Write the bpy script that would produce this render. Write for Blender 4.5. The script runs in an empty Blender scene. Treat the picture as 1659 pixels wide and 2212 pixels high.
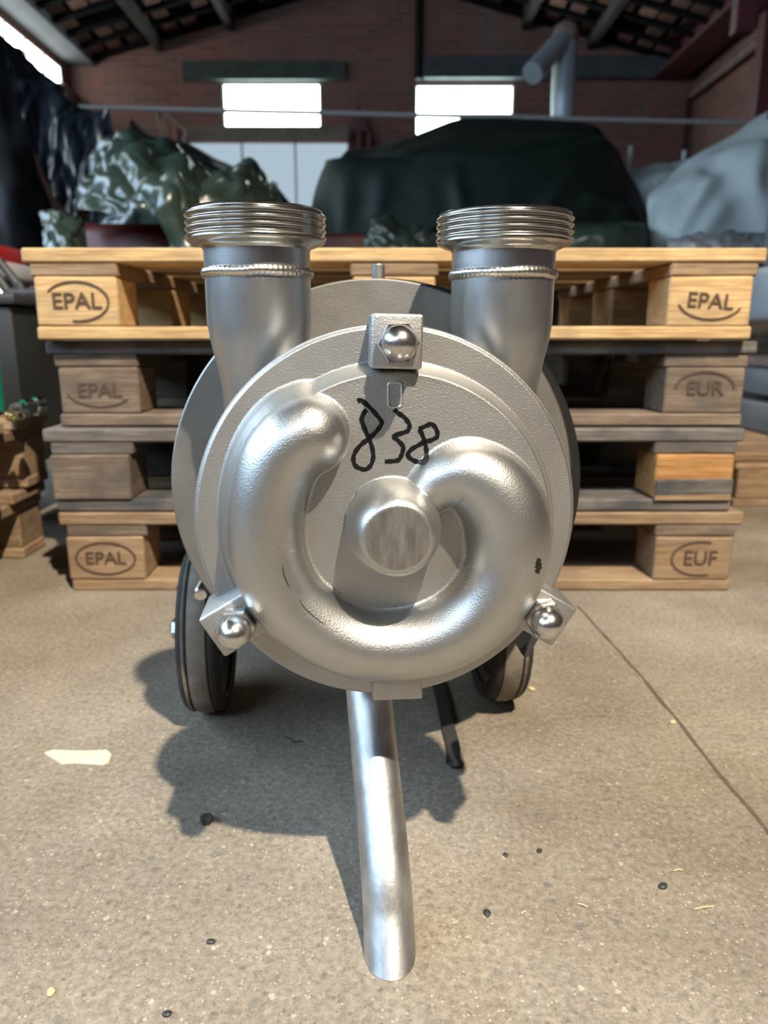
import bpy, bmesh, math, random
import numpy as np
from mathutils import Vector, Matrix, noise

# ------------------------------------------------------------------ camera, world, lights, exposure
SC = bpy.context.scene
COL = SC.collection
W, H, F = 1659.0, 2212.0, 1600.0
CAM_H, PITCH = 0.449, math.radians(13.6)

cam_d = bpy.data.cameras.new('camera')
cam = bpy.data.objects.new('camera', cam_d)
COL.objects.link(cam)
cam.location = (0, 0, CAM_H)
cam.rotation_euler = (math.pi / 2 - PITCH, 0, 0)
cam_d.sensor_fit = 'VERTICAL'
cam_d.sensor_height = 36.0
cam_d.lens = F / H * 36.0
cam_d.clip_start = 0.01
cam_d.dof.use_dof = True
cam_d.dof.focus_distance = 0.50
cam_d.dof.aperture_fstop = 7.4
SC.camera = cam

world = bpy.data.worlds.new('daylight')
SC.world = world
world.use_nodes = True
bg = world.node_tree.nodes['Background']
bg.inputs[0].default_value = (0.72, 0.86, 1.0, 1)
bg.inputs[1].default_value = 1.0

SC.view_settings.view_transform = 'Standard'
SC.view_settings.look = 'None'
SC.view_settings.gamma = 1.0
SC.view_settings.use_curve_mapping = False
SC.view_settings.exposure = 1.2
SC.cycles.use_denoising = True

LAMP_POS = (0.93, -1.28, 3.62)
ld = bpy.data.lights.new('lamp_bulb_light', 'SPOT')
ld.energy = 680.0
ld.color = (1.0, 0.88, 0.70)
ld.spot_size = math.radians(62)
ld.spot_blend = 0.6
ld.shadow_soft_size = 0.045
lo = bpy.data.objects.new('lamp_bulb_light', ld)
COL.objects.link(lo)
lo.location = LAMP_POS
LAMP_ROT = (Vector((-.05, 1.15, .0)) - Vector(LAMP_POS)).to_track_quat('-Z', 'Y').to_euler()
lo.rotation_euler = LAMP_ROT

# ------------------------------------------------------------------ helpers
ST, CT = math.sin(PITCH), math.cos(PITCH)

def ray(px, py):
    u = (px - W / 2) / F
    v = (H / 2 - py) / F
    return Vector((u, CT + v * ST, -ST + v * CT))

def P(px, py, Y):                      # point on the plane at distance Y seen at pixel px, py
    d = ray(px, py)
    t = Y / d.y
    return Vector((d.x * t, Y, CAM_H + d.z * t))

def G(px, py, z=0.0):                  # point on the floor (or at height z) seen at the pixel
    d = ray(px, py)
    t = (z - CAM_H) / d.z
    return Vector((d.x * t, d.y * t, z))

def PX(px, py, X):                     # point on the plane x = X
    d = ray(px, py)
    t = X / d.x
    return Vector((X, d.y * t, CAM_H + d.z * t))

def mesh_from(verts, faces, name='mesh', smooth=False):
    me = bpy.data.meshes.new(name)
    me.from_pydata([tuple(v) for v in verts], [], faces)
    me.update()
    if smooth:
        me.shade_smooth()
    return me

def bm_mesh(bm, name='mesh', smooth=False, angle=None):
    me = bpy.data.meshes.new(name)
    bmesh.ops.recalc_face_normals(bm, faces=bm.faces)
    bm.to_mesh(me)
    bm.free()
    if smooth:
        me.shade_smooth()
        if angle:
            me.set_sharp_from_angle(angle=math.radians(angle))
    return me

def obj(name, me, material=None, parent=None, loc=(0, 0, 0), rot=(0, 0, 0)):
    o = bpy.data.objects.new(name, me)
    COL.objects.link(o)
    if material is not None and me is not None and len(me.materials) == 0:
        me.materials.append(material)
    if parent is not None:
        o.parent = parent
    o.location = loc
    o.rotation_euler = rot
    return o

def tag(o, label, cat, group=None, kind=None):
    o['label'] = label
    o['category'] = cat
    if group:
        o['group'] = group
    if kind:
        o['kind'] = kind
    return o

def thing(name, label, cat, loc=(0, 0, 0), rotz=0.0, group=None):
    o = bpy.data.objects.new(name, None)
    COL.objects.link(o)
    o.location = loc
    o.rotation_euler = (0, 0, rotz)
    o.empty_display_size = 0.05
    return tag(o, label, cat, group)

def struct(name, me, material, parent=None, loc=(0, 0, 0)):
    o = obj(name, me, material, parent, loc)
    if parent is None:
        o['kind'] = 'structure'
    return o

def add_box(bm, x0, x1, y0, y1, z0, z1, M=None):
    vs = [bm.verts.new(p) for p in ((x0, y0, z0), (x1, y0, z0), (x1, y1, z0), (x0, y1, z0),
                                    (x0, y0, z1), (x1, y0, z1), (x1, y1, z1), (x0, y1, z1))]
    if M is not None:
        for v in vs:
            v.co = M @ v.co
    for f in ((0, 3, 2, 1), (4, 5, 6, 7), (0, 1, 5, 4), (1, 2, 6, 5), (2, 3, 7, 6), (3, 0, 4, 7)):
        bm.faces.new([vs[i] for i in f])
    return vs

def box_mesh(sx, sy, sz, bevel=0.0, seg=1, jitter=0.0, seed=0):
    bm = bmesh.new()
    add_box(bm, -sx / 2, sx / 2, -sy / 2, sy / 2, -sz / 2, sz / 2)
    if jitter:
        rr = random.Random(seed)
        for v in bm.verts:
            v.co += Vector((rr.uniform(-1, 1), rr.uniform(-1, 1), rr.uniform(-1, 1))) * jitter
    if bevel:
        bmesh.ops.bevel(bm, geom=list(bm.edges), offset=bevel, segments=seg, affect='EDGES', profile=0.5)
    return bm_mesh(bm, 'box', smooth=seg > 1, angle=40)

def box(name, x0, x1, y0, y1, z0, z1, material, parent=None, bevel=0.0, seg=1, origin=(0, 0, 0)):
    me = box_mesh(x1 - x0, y1 - y0, z1 - z0, bevel, seg)
    o = obj(name, me, material, parent,
            ((x0 + x1) / 2 - origin[0], (y0 + y1) / 2 - origin[1], (z0 + z1) / 2 - origin[2]))
    return o

def lathe_mesh(prof, n=64, axis='z', close=False, smooth=True, angle=35):
    # prof: list of (r, h)
    V, Fc = [], []
    m = len(prof)
    for i in range(n):
        a = 2 * math.pi * i / n
        c, s = math.cos(a), math.sin(a)
        for r, h in prof:
            if axis == 'z':
                V.append((r * c, r * s, h))
            elif axis == 'y':
                V.append((r * c, h, r * s))
            else:
                V.append((h, r * c, r * s))
    mm = m if close else m - 1
    for i in range(n):
        j = (i + 1) % n
        for k in range(mm):
            k2 = (k + 1) % m
            Fc.append((i * m + k, j * m + k, j * m + k2, i * m + k2))
    bm = bmesh.new()
    bv = [bm.verts.new(v) for v in V]
    for f in Fc:
        try:
            bm.faces.new([bv[q] for q in f])
        except ValueError:
            pass
    bmesh.ops.remove_doubles(bm, verts=bm.verts, dist=1e-6)
    return bm_mesh(bm, 'lathe', smooth, angle)

def cr(p0, p1, p2, p3, t):
    return 0.5 * ((2 * p1) + (-p0 + p2) * t + (2 * p0 - 5 * p1 + 4 * p2 - p3) * t * t
                  + (-p0 + 3 * p1 - 3 * p2 + p3) * t ** 3)

def resample(pts, n):
    A = np.array([tuple(p) for p in pts], float)
    m = len(A)
    out = []
    for i in range(n):
        s = i / (n - 1) * (m - 1)
        k = min(int(s), m - 2)
        t = s - k
        p0, p1, p2, p3 = A[max(k - 1, 0)], A[k], A[k + 1], A[min(k + 2, m - 1)]
        out.append(cr(p0, p1, p2, p3, t))
    return np.array(out)

def tube_mesh(pts, radii, n=20, samples=None, cap=True, smooth=True):
    pts = [Vector(p) for p in pts]
    if not hasattr(radii, '__len__'):
        radii = [radii] * len(pts)
    if samples:
        A = resample([(*p, r) for p, r in zip(pts, radii)], samples)
        pts = [Vector(a[:3]) for a in A]
        radii = [a[3] for a in A]
    V, Fc = [], []
    t0 = (pts[1] - pts[0]).normalized()
    up = Vector((0, 0, 1)) if abs(t0.z) < 0.9 else Vector((1, 0, 0))
    nrm = t0.cross(up).normalized()
    for i, p in enumerate(pts):
        if i == 0:
            t = (pts[1] - pts[0]).normalized()
        elif i == len(pts) - 1:
            t = (pts[-1] - pts[-2]).normalized()
        else:
            t = (pts[i + 1] - pts[i - 1]).normalized()
        nrm = (nrm - t * nrm.dot(t)).normalized()
        b = t.cross(nrm)
        for k in range(n):
            a = 2 * math.pi * k / n
            V.append(p + (nrm * math.cos(a) + b * math.sin(a)) * radii[i])
    for i in range(len(pts) - 1):
        for k in range(n):
            k2 = (k + 1) % n
            Fc.append((i * n + k, i * n + k2, (i + 1) * n + k2, (i + 1) * n + k))
    if cap:
        Fc.append(tuple(range(n - 1, -1, -1)))
        Fc.append(tuple((len(pts) - 1) * n + k for k in range(n)))
    bm = bmesh.new()
    bv = [bm.verts.new(v) for v in V]
    for f in Fc:
        bm.faces.new([bv[q] for q in f])
    return bm_mesh(bm, 'tube', smooth, 50)

def loft_mesh(rows, nu=80, nv=50, amp=0.0, scale=6.0, seed=0.0, crease=0.0, aniso=(1, 1, 1), ridges=()):
    R1 = [resample(r, nu) for r in rows]
    R1 = np.array(R1)                                   # rows x nu x 3
    cols = np.array([resample(R1[:, j, :], nv) for j in range(nu)])   # nu x nv x 3
    V = []
    for j in range(nu):
        for i in range(nv):
            p = Vector(cols[j, i])
            a = Vector(cols[min(j + 1, nu - 1), i] - cols[max(j - 1, 0), i])
            b = Vector(cols[j, min(i + 1, nv - 1)] - cols[j, max(i - 1, 0)])
            nr = a.cross(b)
            nr = nr.normalized() if nr.length > 1e-9 else Vector((0, -1, 0))
            q = Vector((p.x * aniso[0], p.y * aniso[1], p.z * aniso[2])) * scale + Vector((seed, seed * 1.7, 0))
            d = noise.noise(q) * amp + noise.noise(q * 2.3) * amp * 0.45
            if crease:
                d += (abs(noise.noise(q * 1.3 + Vector((9, 2, 5)))) - 0.25) * crease
                d += (abs(noise.noise(q * 3.1 + Vector((1, 7, 3)))) - 0.25) * crease * 0.45
            for (ra, rb, rh_, rw) in ridges:             # long folds in the cloth
                ab = rb - ra
                t = max(0.0, min(1.0, (p - ra).dot(ab) / ab.length_squared))
                dist = (p - ra - ab * t).length
                d += rh_ * math.sin(math.pi * min(1, max(0, t * .8 + .1))) * math.exp(-(dist / rw) ** 2)
            V.append(p + nr * d)
    Fc = []
    for j in range(nu - 1):
        for i in range(nv - 1):
            Fc.append((j * nv + i, (j + 1) * nv + i, (j + 1) * nv + i + 1, j * nv + i + 1))
    return mesh_from(V, Fc, 'cloth', True)

# ------------------------------------------------------------------ materials
def new_mat(name):
    m = bpy.data.materials.new(name)
    m.use_nodes = True
    nt = m.node_tree
    return m, nt, nt.nodes, nt.links, nt.nodes['Principled BSDF']

def simple(name, col, rough=0.6, metal=0.0, var=0.0, vscale=20.0, bump=0.0, bscale=200.0, spec=0.5, rand=0.0,
           stretch=(1, 1, 1), coat=0.0):
    m, nt, N, L, b = new_mat(name)
    b.inputs['Roughness'].default_value = rough
    b.inputs['Metallic'].default_value = metal
    b.inputs['Specular IOR Level'].default_value = spec
    b.inputs['Base Color'].default_value = (*col, 1)
    if coat:
        b.inputs['Coat Weight'].default_value = coat
    tc = N.new('ShaderNodeTexCoord')
    mp = N.new('ShaderNodeMapping')
    mp.inputs['Scale'].default_value = stretch
    L.new(tc.outputs['Object'], mp.inputs['Vector'])
    last = None
    if var:
        nz = N.new('ShaderNodeTexNoise')
        nz.inputs['Scale'].default_value = vscale
        nz.inputs['Detail'].default_value = 6
        nz.inputs['Roughness'].default_value = 0.62
        L.new(mp.outputs[0], nz.inputs['Vector'])
        rp = N.new('ShaderNodeValToRGB')
        rp.color_ramp.elements[0].position = 0.3
        rp.color_ramp.elements[1].position = 0.72
        rp.color_ramp.elements[0].color = (*[c * (1 - var) for c in col], 1)
        rp.color_ramp.elements[1].color = (*[min(1, c * (1 + var)) for c in col], 1)
        L.new(nz.outputs['Fac'], rp.inputs['Fac'])
        last = rp.outputs['Color']
    if rand:
        oi = N.new('ShaderNodeObjectInfo')
        mr = N.new('ShaderNodeMapRange')
        mr.inputs['To Min'].default_value = 1 - rand
        mr.inputs['To Max'].default_value = 1 + rand
        L.new(oi.outputs['Random'], mr.inputs['Value'])
        hs = N.new('ShaderNodeHueSaturation')
        if last is not None:
            L.new(last, hs.inputs['Color'])
        else:
            hs.inputs['Color'].default_value = (*col, 1)
        L.new(mr.outputs[0], hs.inputs['Value'])
        last = hs.outputs['Color']
    if last is not None:
        L.new(last, b.inputs['Base Color'])
    if bump:
        n2 = N.new('ShaderNodeTexNoise')
        n2.inputs['Scale'].default_value = bscale
        n2.inputs['Detail'].default_value = 4
        L.new(mp.outputs[0], n2.inputs['Vector'])
        bp = N.new('ShaderNodeBump')
        bp.inputs['Strength'].default_value = bump
        bp.inputs['Distance'].default_value = 0.002
        L.new(n2.outputs['Fac'], bp.inputs['Height'])
        L.new(bp.outputs['Normal'], b.inputs['Normal'])
    return m

def emit(name, col, strength):
    m, nt, N, L, b = new_mat(name)
    N.remove(b)
    e = N.new('ShaderNodeEmission')
    e.inputs[0].default_value = (*col, 1)
    e.inputs[1].default_value = strength
    L.new(e.outputs[0], N['Material Output'].inputs['Surface'])
    return m

def wood(name, c1, c2, stain, rough=0.75, stain_amt=0.4, rand=0.18):
    m, nt, N, L, b = new_mat(name)
    tc = N.new('ShaderNodeTexCoord')
    oi = N.new('ShaderNodeObjectInfo')
    ad = N.new('ShaderNodeVectorMath'); ad.operation = 'ADD'
    sc = N.new('ShaderNodeVectorMath'); sc.operation = 'SCALE'
    cmb = N.new('ShaderNodeCombineXYZ')
    for k in range(3):
        L.new(oi.outputs['Random'], cmb.inputs[k])
    L.new(cmb.outputs[0], sc.inputs[0]); sc.inputs['Scale'].default_value = 17.0
    L.new(tc.outputs['Object'], ad.inputs[0]); L.new(sc.outputs[0], ad.inputs[1])
    mp = N.new('ShaderNodeMapping'); mp.inputs['Scale'].default_value = (1.0, 6.0, 9.0)
    L.new(ad.outputs[0], mp.inputs['Vector'])
    nz = N.new('ShaderNodeTexNoise'); nz.inputs['Scale'].default_value = 9.0; nz.inputs['Detail'].default_value = 8
    nz.inputs['Roughness'].default_value = 0.65
    L.new(mp.outputs[0], nz.inputs['Vector'])
    rp = N.new('ShaderNodeValToRGB')
    rp.color_ramp.elements[0].position = 0.32; rp.color_ramp.elements[1].position = 0.68
    rp.color_ramp.elements[0].color = (*c1, 1); rp.color_ramp.elements[1].color = (*c2, 1)
    L.new(nz.outputs['Fac'], rp.inputs['Fac'])
    m3 = N.new('ShaderNodeMapping'); m3.inputs['Scale'].default_value = (0.35, 7.0, 9.0)
    L.new(ad.outputs[0], m3.inputs['Vector'])
    n3 = N.new('ShaderNodeTexNoise'); n3.inputs['Scale'].default_value = 34.0; n3.inputs['Detail'].default_value = 6; n3.inputs['Roughness'].default_value = 0.7
    L.new(m3.outputs[0], n3.inputs['Vector'])
    r3 = N.new('ShaderNodeValToRGB'); r3.color_ramp.elements[0].position = 0.36; r3.color_ramp.elements[1].position = 0.58
    r3.color_ramp.elements[0].color = (0.55, 0.50, 0.46, 1); r3.color_ramp.elements[1].color = (1.05, 1.05, 1.05, 1)
    L.new(n3.outputs['Fac'], r3.inputs['Fac'])
    m4 = N.new('ShaderNodeMix'); m4.data_type = 'RGBA'; m4.blend_type = 'MULTIPLY'; m4.inputs['Factor'].default_value = 0.85
    L.new(rp.outputs['Color'], m4.inputs['A']); L.new(r3.outputs['Color'], m4.inputs['B'])
    n2 = N.new('ShaderNodeTexNoise'); n2.inputs['Scale'].default_value = 11.0; n2.inputs['Detail'].default_value = 5
    L.new(ad.outputs[0], n2.inputs['Vector'])
    r2 = N.new('ShaderNodeValToRGB')
    r2.color_ramp.elements[0].position = 0.48; r2.color_ramp.elements[1].position = 0.64
    r2.color_ramp.elements[0].color = (0, 0, 0, 1); r2.color_ramp.elements[1].color = (stain_amt,) * 3 + (1,)
    L.new(n2.outputs['Fac'], r2.inputs['Fac'])
    mx = N.new('ShaderNodeMix'); mx.data_type = 'RGBA'
    L.new(r2.outputs['Color'], mx.inputs['Factor'])
    L.new(m4.outputs['Result'], mx.inputs['A']); mx.inputs['B'].default_value = (*stain, 1)
    mr = N.new('ShaderNodeMapRange'); mr.inputs['To Min'].default_value = 1 - rand; mr.inputs['To Max'].default_value = 1 + rand
    L.new(oi.outputs['Random'], mr.inputs['Value'])
    hs = N.new('ShaderNodeHueSaturation')
    L.new(mx.outputs['Result'], hs.inputs['Color']); L.new(mr.outputs[0], hs.inputs['Value'])
    L.new(hs.outputs['Color'], b.inputs['Base Color'])
    b.inputs['Roughness'].default_value = rough
    b.inputs['Specular IOR Level'].default_value = 0.25
    bp = N.new('ShaderNodeBump'); bp.inputs['Strength'].default_value = 0.5; bp.inputs['Distance'].default_value = 0.002
    L.new(nz.outputs['Fac'], bp.inputs['Height']); L.new(bp.outputs['Normal'], b.inputs['Normal'])
    return m

def brick(name, c1, c2, mortar, rough=0.9, axis='x'):
    m, nt, N, L, b = new_mat(name)
    tc = N.new('ShaderNodeTexCoord')
    sx = N.new('ShaderNodeSeparateXYZ'); L.new(tc.outputs['Object'], sx.inputs[0])
    cb = N.new('ShaderNodeCombineXYZ')
    L.new(sx.outputs['X' if axis == 'x' else 'Y'], cb.inputs['X']); L.new(sx.outputs['Z'], cb.inputs['Y'])
    br = N.new('ShaderNodeTexBrick')
    br.inputs['Scale'].default_value = 1.0
    br.inputs['Brick Width'].default_value = 0.26
    br.inputs['Row Height'].default_value = 0.068
    br.inputs['Mortar Size'].default_value = 0.006
    br.inputs['Color1'].default_value = (*c1, 1); br.inputs['Color2'].default_value = (*c2, 1)
    br.inputs['Mortar'].default_value = (*mortar, 1)
    L.new(cb.outputs[0], br.inputs['Vector'])
    nz = N.new('ShaderNodeTexNoise'); nz.inputs['Scale'].default_value = 1.1; nz.inputs['Detail'].default_value = 7
    nz.inputs['Roughness'].default_value = 0.7
    L.new(tc.outputs['Object'], nz.inputs['Vector'])
    rp = N.new('ShaderNodeValToRGB'); rp.color_ramp.elements[0].position = 0.46; rp.color_ramp.elements[1].position = 0.75
    rp.color_ramp.elements[0].color = (0, 0, 0, 1); rp.color_ramp.elements[1].color = (0.75, 0.75, 0.75, 1)
    L.new(nz.outputs['Fac'], rp.inputs['Fac'])
    mx = N.new('ShaderNodeMix'); mx.data_type = 'RGBA'
    L.new(rp.outputs['Color'], mx.inputs['Factor']); L.new(br.outputs['Color'], mx.inputs['A'])
    mx.inputs['B'].default_value = (*[0.5 * (a + c) for a, c in zip(mortar, (0.16, 0.12, 0.11))], 1)
    L.new(mx.outputs['Result'], b.inputs['Base Color'])
    b.inputs['Roughness'].default_value = rough
    b.inputs['Specular IOR Level'].default_value = 0.15
    bp = N.new('ShaderNodeBump'); bp.inputs['Strength'].default_value = 0.6; bp.inputs['Distance'].default_value = 0.01
    inv = N.new('ShaderNodeMath'); inv.operation = 'SUBTRACT'; inv.inputs[0].default_value = 1.0
    L.new(br.outputs['Fac'], inv.inputs[1]); L.new(inv.outputs[0], bp.inputs['Height'])
    L.new(bp.outputs['Normal'], b.inputs['Normal'])
    return m

def concrete_floor():
    m, nt, N, L, b = new_mat('concrete_floor')
    tc = N.new('ShaderNodeTexCoord')
    def nz(scale, det=6, ro=0.6):
        n = N.new('ShaderNodeTexNoise'); n.inputs['Scale'].default_value = scale
        n.inputs['Detail'].default_value = det; n.inputs['Roughness'].default_value = ro
        L.new(tc.outputs['Object'], n.inputs['Vector']); return n
    def ramp(src, p0, c0, p1, c1):
        r = N.new('ShaderNodeValToRGB')
        r.color_ramp.elements[0].position = p0; r.color_ramp.elements[1].position = p1
        r.color_ramp.elements[0].color = (*c0, 1); r.color_ramp.elements[1].color = (*c1, 1)
        L.new(src, r.inputs['Fac']); return r.outputs['Color']
    def mix(fac, a, c, mode='MIX'):
        x = N.new('ShaderNodeMix'); x.data_type = 'RGBA'; x.blend_type = mode
        if isinstance(fac, float):
            x.inputs['Factor'].default_value = fac
        else:
            L.new(fac, x.inputs['Factor'])
        for s, v in (('A', a), ('B', c)):
            if isinstance(v, tuple):
                x.inputs[s].default_value = (*v, 1)
            else:
                L.new(v, x.inputs[s])
        return x.outputs['Result']
    big = ramp(nz(3.0).outputs['Fac'], 0.35, (0.200, 0.172, 0.138), 0.68, (0.345, 0.304, 0.252))
    fine = ramp(nz(160.0, 8, 0.75).outputs['Fac'], 0.38, (0.52, 0.51, 0.50), 0.62, (1.18, 1.16, 1.13))
    c = mix(0.75, big, fine, 'MULTIPLY')
    dirt = ramp(nz(1.7, 5, 0.6).outputs['Fac'], 0.50, (1.0, 1.0, 1.0), 0.70, (0.74, 0.66, 0.52))
    c = mix(0.9, c, dirt, 'MULTIPLY')
    # aggregate stones
    def stones(scale, thr, sel, col, c):
        v = N.new('ShaderNodeTexVoronoi'); v.inputs['Scale'].default_value = scale
        w = nz(scale * 1.6, 2)
        ad = N.new('ShaderNodeVectorMath'); ad.operation = 'MULTIPLY_ADD'
        L.new(w.outputs['Color'], ad.inputs[0]); ad.inputs[1].default_value = (0.6 / scale,) * 3
        L.new(tc.outputs['Object'], ad.inputs[2]); L.new(ad.outputs[0], v.inputs['Vector'])
        lt = N.new('ShaderNodeMath'); lt.operation = 'LESS_THAN'; lt.inputs[1].default_value = thr
        L.new(v.outputs['Distance'], lt.inputs[0])
        sp = N.new('ShaderNodeSeparateColor'); L.new(v.outputs['Color'], sp.inputs[0])
        gt = N.new('ShaderNodeMath'); gt.operation = 'GREATER_THAN'; gt.inputs[1].default_value = sel
        L.new(sp.outputs['Red'], gt.inputs[0])
        mu = N.new('ShaderNodeMath'); mu.operation = 'MULTIPLY'
        L.new(lt.outputs[0], mu.inputs[0]); L.new(gt.outputs[0], mu.inputs[1])
        mu2 = N.new('ShaderNodeMath'); mu2.operation = 'MULTIPLY'; mu2.inputs[1].default_value = 0.45
        L.new(mu.outputs[0], mu2.inputs[0])
        return mix(mu2.outputs[0], c, col)
    c = stones(150, 0.30, 0.80, (0.085, 0.082, 0.08), c)
    c = stones(120, 0.26, 0.95, (0.55, 0.49, 0.40), c)
    c = stones(70, 0.26, 0.93, (0.10, 0.10, 0.105), c)
    c = stones(330, 0.33, 0.72, (0.11, 0.095, 0.08), c)
    c = stones(290, 0.33, 0.88, (0.50, 0.45, 0.37), c)
    L.new(c, b.inputs['Base Color'])
    b.inputs['Roughness'].default_value = 0.82
    b.inputs['Specular IOR Level'].default_value = 0.25
    bp = N.new('ShaderNodeBump'); bp.inputs['Strength'].default_value = 0.55; bp.inputs['Distance'].default_value = 0.0012
    L.new(nz(420.0, 5, 0.7).outputs['Fac'], bp.inputs['Height'])
    bp2 = N.new('ShaderNodeBump'); bp2.inputs['Strength'].default_value = 0.35; bp2.inputs['Distance'].default_value = 0.006
    L.new(nz(45.0, 5).outputs['Fac'], bp2.inputs['Height']); L.new(bp.outputs['Normal'], bp2.inputs['Normal'])
    L.new(bp2.outputs['Normal'], b.inputs['Normal'])
    return m

def metal(name, col, rough, var=0.12, grain=0.35, gscale=900.0, vscale=14.0, rvar=0.1, metallic=1.0, streak=None):
    m, nt, N, L, b = new_mat(name)
    tc = N.new('ShaderNodeTexCoord')
    n1 = N.new('ShaderNodeTexNoise'); n1.inputs['Scale'].default_value = vscale; n1.inputs['Detail'].default_value = 7
    n1.inputs['Roughness'].default_value = 0.65
    src = tc.outputs['Object']
    if streak:
        mp = N.new('ShaderNodeMapping'); mp.inputs['Scale'].default_value = streak
        L.new(src, mp.inputs['Vector']); L.new(mp.outputs[0], n1.inputs['Vector'])
    else:
        L.new(src, n1.inputs['Vector'])
    rp = N.new('ShaderNodeValToRGB'); rp.color_ramp.elements[0].position = 0.3; rp.color_ramp.elements[1].position = 0.7
    rp.color_ramp.elements[0].color = (*[c * (1 - var) for c in col], 1)
    rp.color_ramp.elements[1].color = (*[min(1, c * (1 + var)) for c in col], 1)
    L.new(n1.outputs['Fac'], rp.inputs['Fac']); L.new(rp.outputs['Color'], b.inputs['Base Color'])
    b.inputs['Metallic'].default_value = metallic
    mr = N.new('ShaderNodeMapRange'); mr.inputs['To Min'].default_value = rough - rvar; mr.inputs['To Max'].default_value = rough + rvar
    L.new(n1.outputs['Fac'], mr.inputs['Value']); L.new(mr.outputs[0], b.inputs['Roughness'])
    if grain:
        n2 = N.new('ShaderNodeTexNoise'); n2.inputs['Scale'].default_value = gscale; n2.inputs['Detail'].default_value = 3
        L.new(src, n2.inputs['Vector'])
        bp = N.new('ShaderNodeBump'); bp.inputs['Strength'].default_value = grain; bp.inputs['Distance'].default_value = 0.0006
        L.new(n2.outputs['Fac'], bp.inputs['Height']); L.new(bp.outputs['Normal'], b.inputs['Normal'])
    return m

M = {}
M['floor'] = concrete_floor()
M['brick'] = brick('red_brick', (0.215, 0.085, 0.066), (0.140, 0.066, 0.056), (0.175, 0.135, 0.125))
M['brick_side'] = brick('red_brick_side', (0.215, 0.085, 0.066), (0.140, 0.066, 0.056), (0.175, 0.135, 0.125), axis='y')
M['concrete'] = simple('grey_concrete', (0.10, 0.10, 0.11), 0.9, var=0.25, vscale=4, bump=0.4, bscale=60)
M['lintel_green'] = simple('green_grey_lintel', (0.040, 0.050, 0.046), 0.9, var=0.3, vscale=6)
M['lintel_brown'] = simple('brown_render', (0.16, 0.125, 0.10), 0.9, var=0.2, vscale=6)
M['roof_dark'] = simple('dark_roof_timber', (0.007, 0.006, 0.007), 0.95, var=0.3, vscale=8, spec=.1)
M['roof_tile'] = simple('terracotta_tile', (0.16, 0.085, 0.068), 0.95, var=0.35, vscale=10, rand=0.6, spec=.1)
M['purlin'] = simple('grey_timber', (0.055, 0.045, 0.043), 0.9, var=0.25, vscale=9, spec=.1)
M['red_steel'] = simple('dark_red_steel', (0.085, 0.016, 0.020), 0.6, var=0.25, vscale=5)
M['rust_pipe'] = simple('rusty_pipe', (0.17, 0.11, 0.09), 0.8, var=0.3, vscale=8)
M['duct'] = simple('galvanised_duct', (0.33, 0.37, 0.41), 0.45, 0.35, var=0.12, vscale=6)
M['dark_duct'] = simple('dark_grey_duct', (0.045, 0.052, 0.060), 0.8, var=0.25, vscale=5)
M['tie_rod'] = simple('grey_tie_rod', (0.28, 0.27, 0.27), 0.7)
M['window_light'] = emit('daylit_glass', (0.80, 1.0, 0.95), 8.0)
M['window_side'] = emit('daylit_side_glass', (0.90, 1.0, 0.96), 6.0)
M['window_day'] = emit('daylit_clear_glass', (0.56, 0.78, 1.0), 5.6)  # glow of the added out-of-view windows, cool fill light
M['door_light'] = emit('daylit_milky_panel', (0.50, 0.64, 0.74), 0.36)
M['window_frame'] = simple('pale_green_frame', (0.35, 0.45, 0.42), 0.6)
M['tarp_green'] = simple('olive_green_tarp', (0.034, 0.052, 0.040), 0.27, var=0.25, vscale=7, bump=0.25, bscale=50, spec=0.7)
M['tarp_dark'] = simple('dark_green_tarp', (0.0075, 0.0135, 0.0105), 0.55, var=0.3, vscale=4, bump=0.2, bscale=30, spec=0.3)
M['sheet_black'] = simple('black_plastic_sheet', (0.016, 0.020, 0.028), 0.30, bump=1.0, bscale=14, spec=1.0, stretch=(1, 1, .3))
M['cloth_black'] = simple('black_cloth', (0.004, 0.004, 0.005), 0.6, spec=0.3)
M['tarp_white'] = simple('pale_grey_tarp', (0.36, 0.40, 0.40), 0.55, var=0.16, vscale=5, bump=0.2, bscale=25, spec=0.4)
M['film_clear'] = simple('grey_plastic_film', (0.16, 0.17, 0.19), 0.22, var=0.4, vscale=14, spec=0.9)
M['red_machine'] = simple('dark_red_paint', (0.12, 0.010, 0.006), 0.4, var=0.2, vscale=6)
M['wood1'] = wood('fresh_pine', (0.449, 0.284, 0.125), (0.621, 0.431, 0.224), (0.196, 0.147, 0.108), stain_amt=0.35)
M['wood2'] = wood('brown_weathered_wood', (0.121, 0.085, 0.060), (0.234, 0.180, 0.133), (0.079, 0.066, 0.057), stain_amt=0.7)
M['wood3'] = wood('grey_weathered_wood', (0.096, 0.082, 0.072), (0.184, 0.164, 0.147), (0.048, 0.052, 0.057), stain_amt=0.8)
M['wood4'] = wood('tan_pine', (0.255, 0.163, 0.089), (0.350, 0.251, 0.165), (0.146, 0.103, 0.077), stain_amt=0.4)
M['wood_orange'] = wood('orange_split_pine', (0.332, 0.151, 0.049), (0.453, 0.249, 0.098), (0.184, 0.156, 0.138), stain_amt=0.3)
M['stamp'] = simple('burnt_stamp', (0.075, 0.045, 0.026), 0.9)
M['stamp_faint'] = simple('faded_stamp', (0.07, 0.046, 0.030), 0.9)
M['cast'] = metal('blasted_cast_steel', (0.42, 0.417, 0.408), 0.52, var=0.07, grain=0.55, gscale=750, vscale=11, rvar=0.05)
M['cast_smooth'] = metal('blasted_volute_steel', (0.50, 0.50, 0.493), 0.40, var=0.08, grain=0.4, gscale=750, vscale=9, rvar=0.05)
M['steel_pipe'] = metal('brushed_steel_pipe', (0.49, 0.505, 0.52), 0.37, var=0.16, grain=0.15, gscale=400, vscale=12, rvar=0.08, streak=(2, 2, 0.6))
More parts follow.
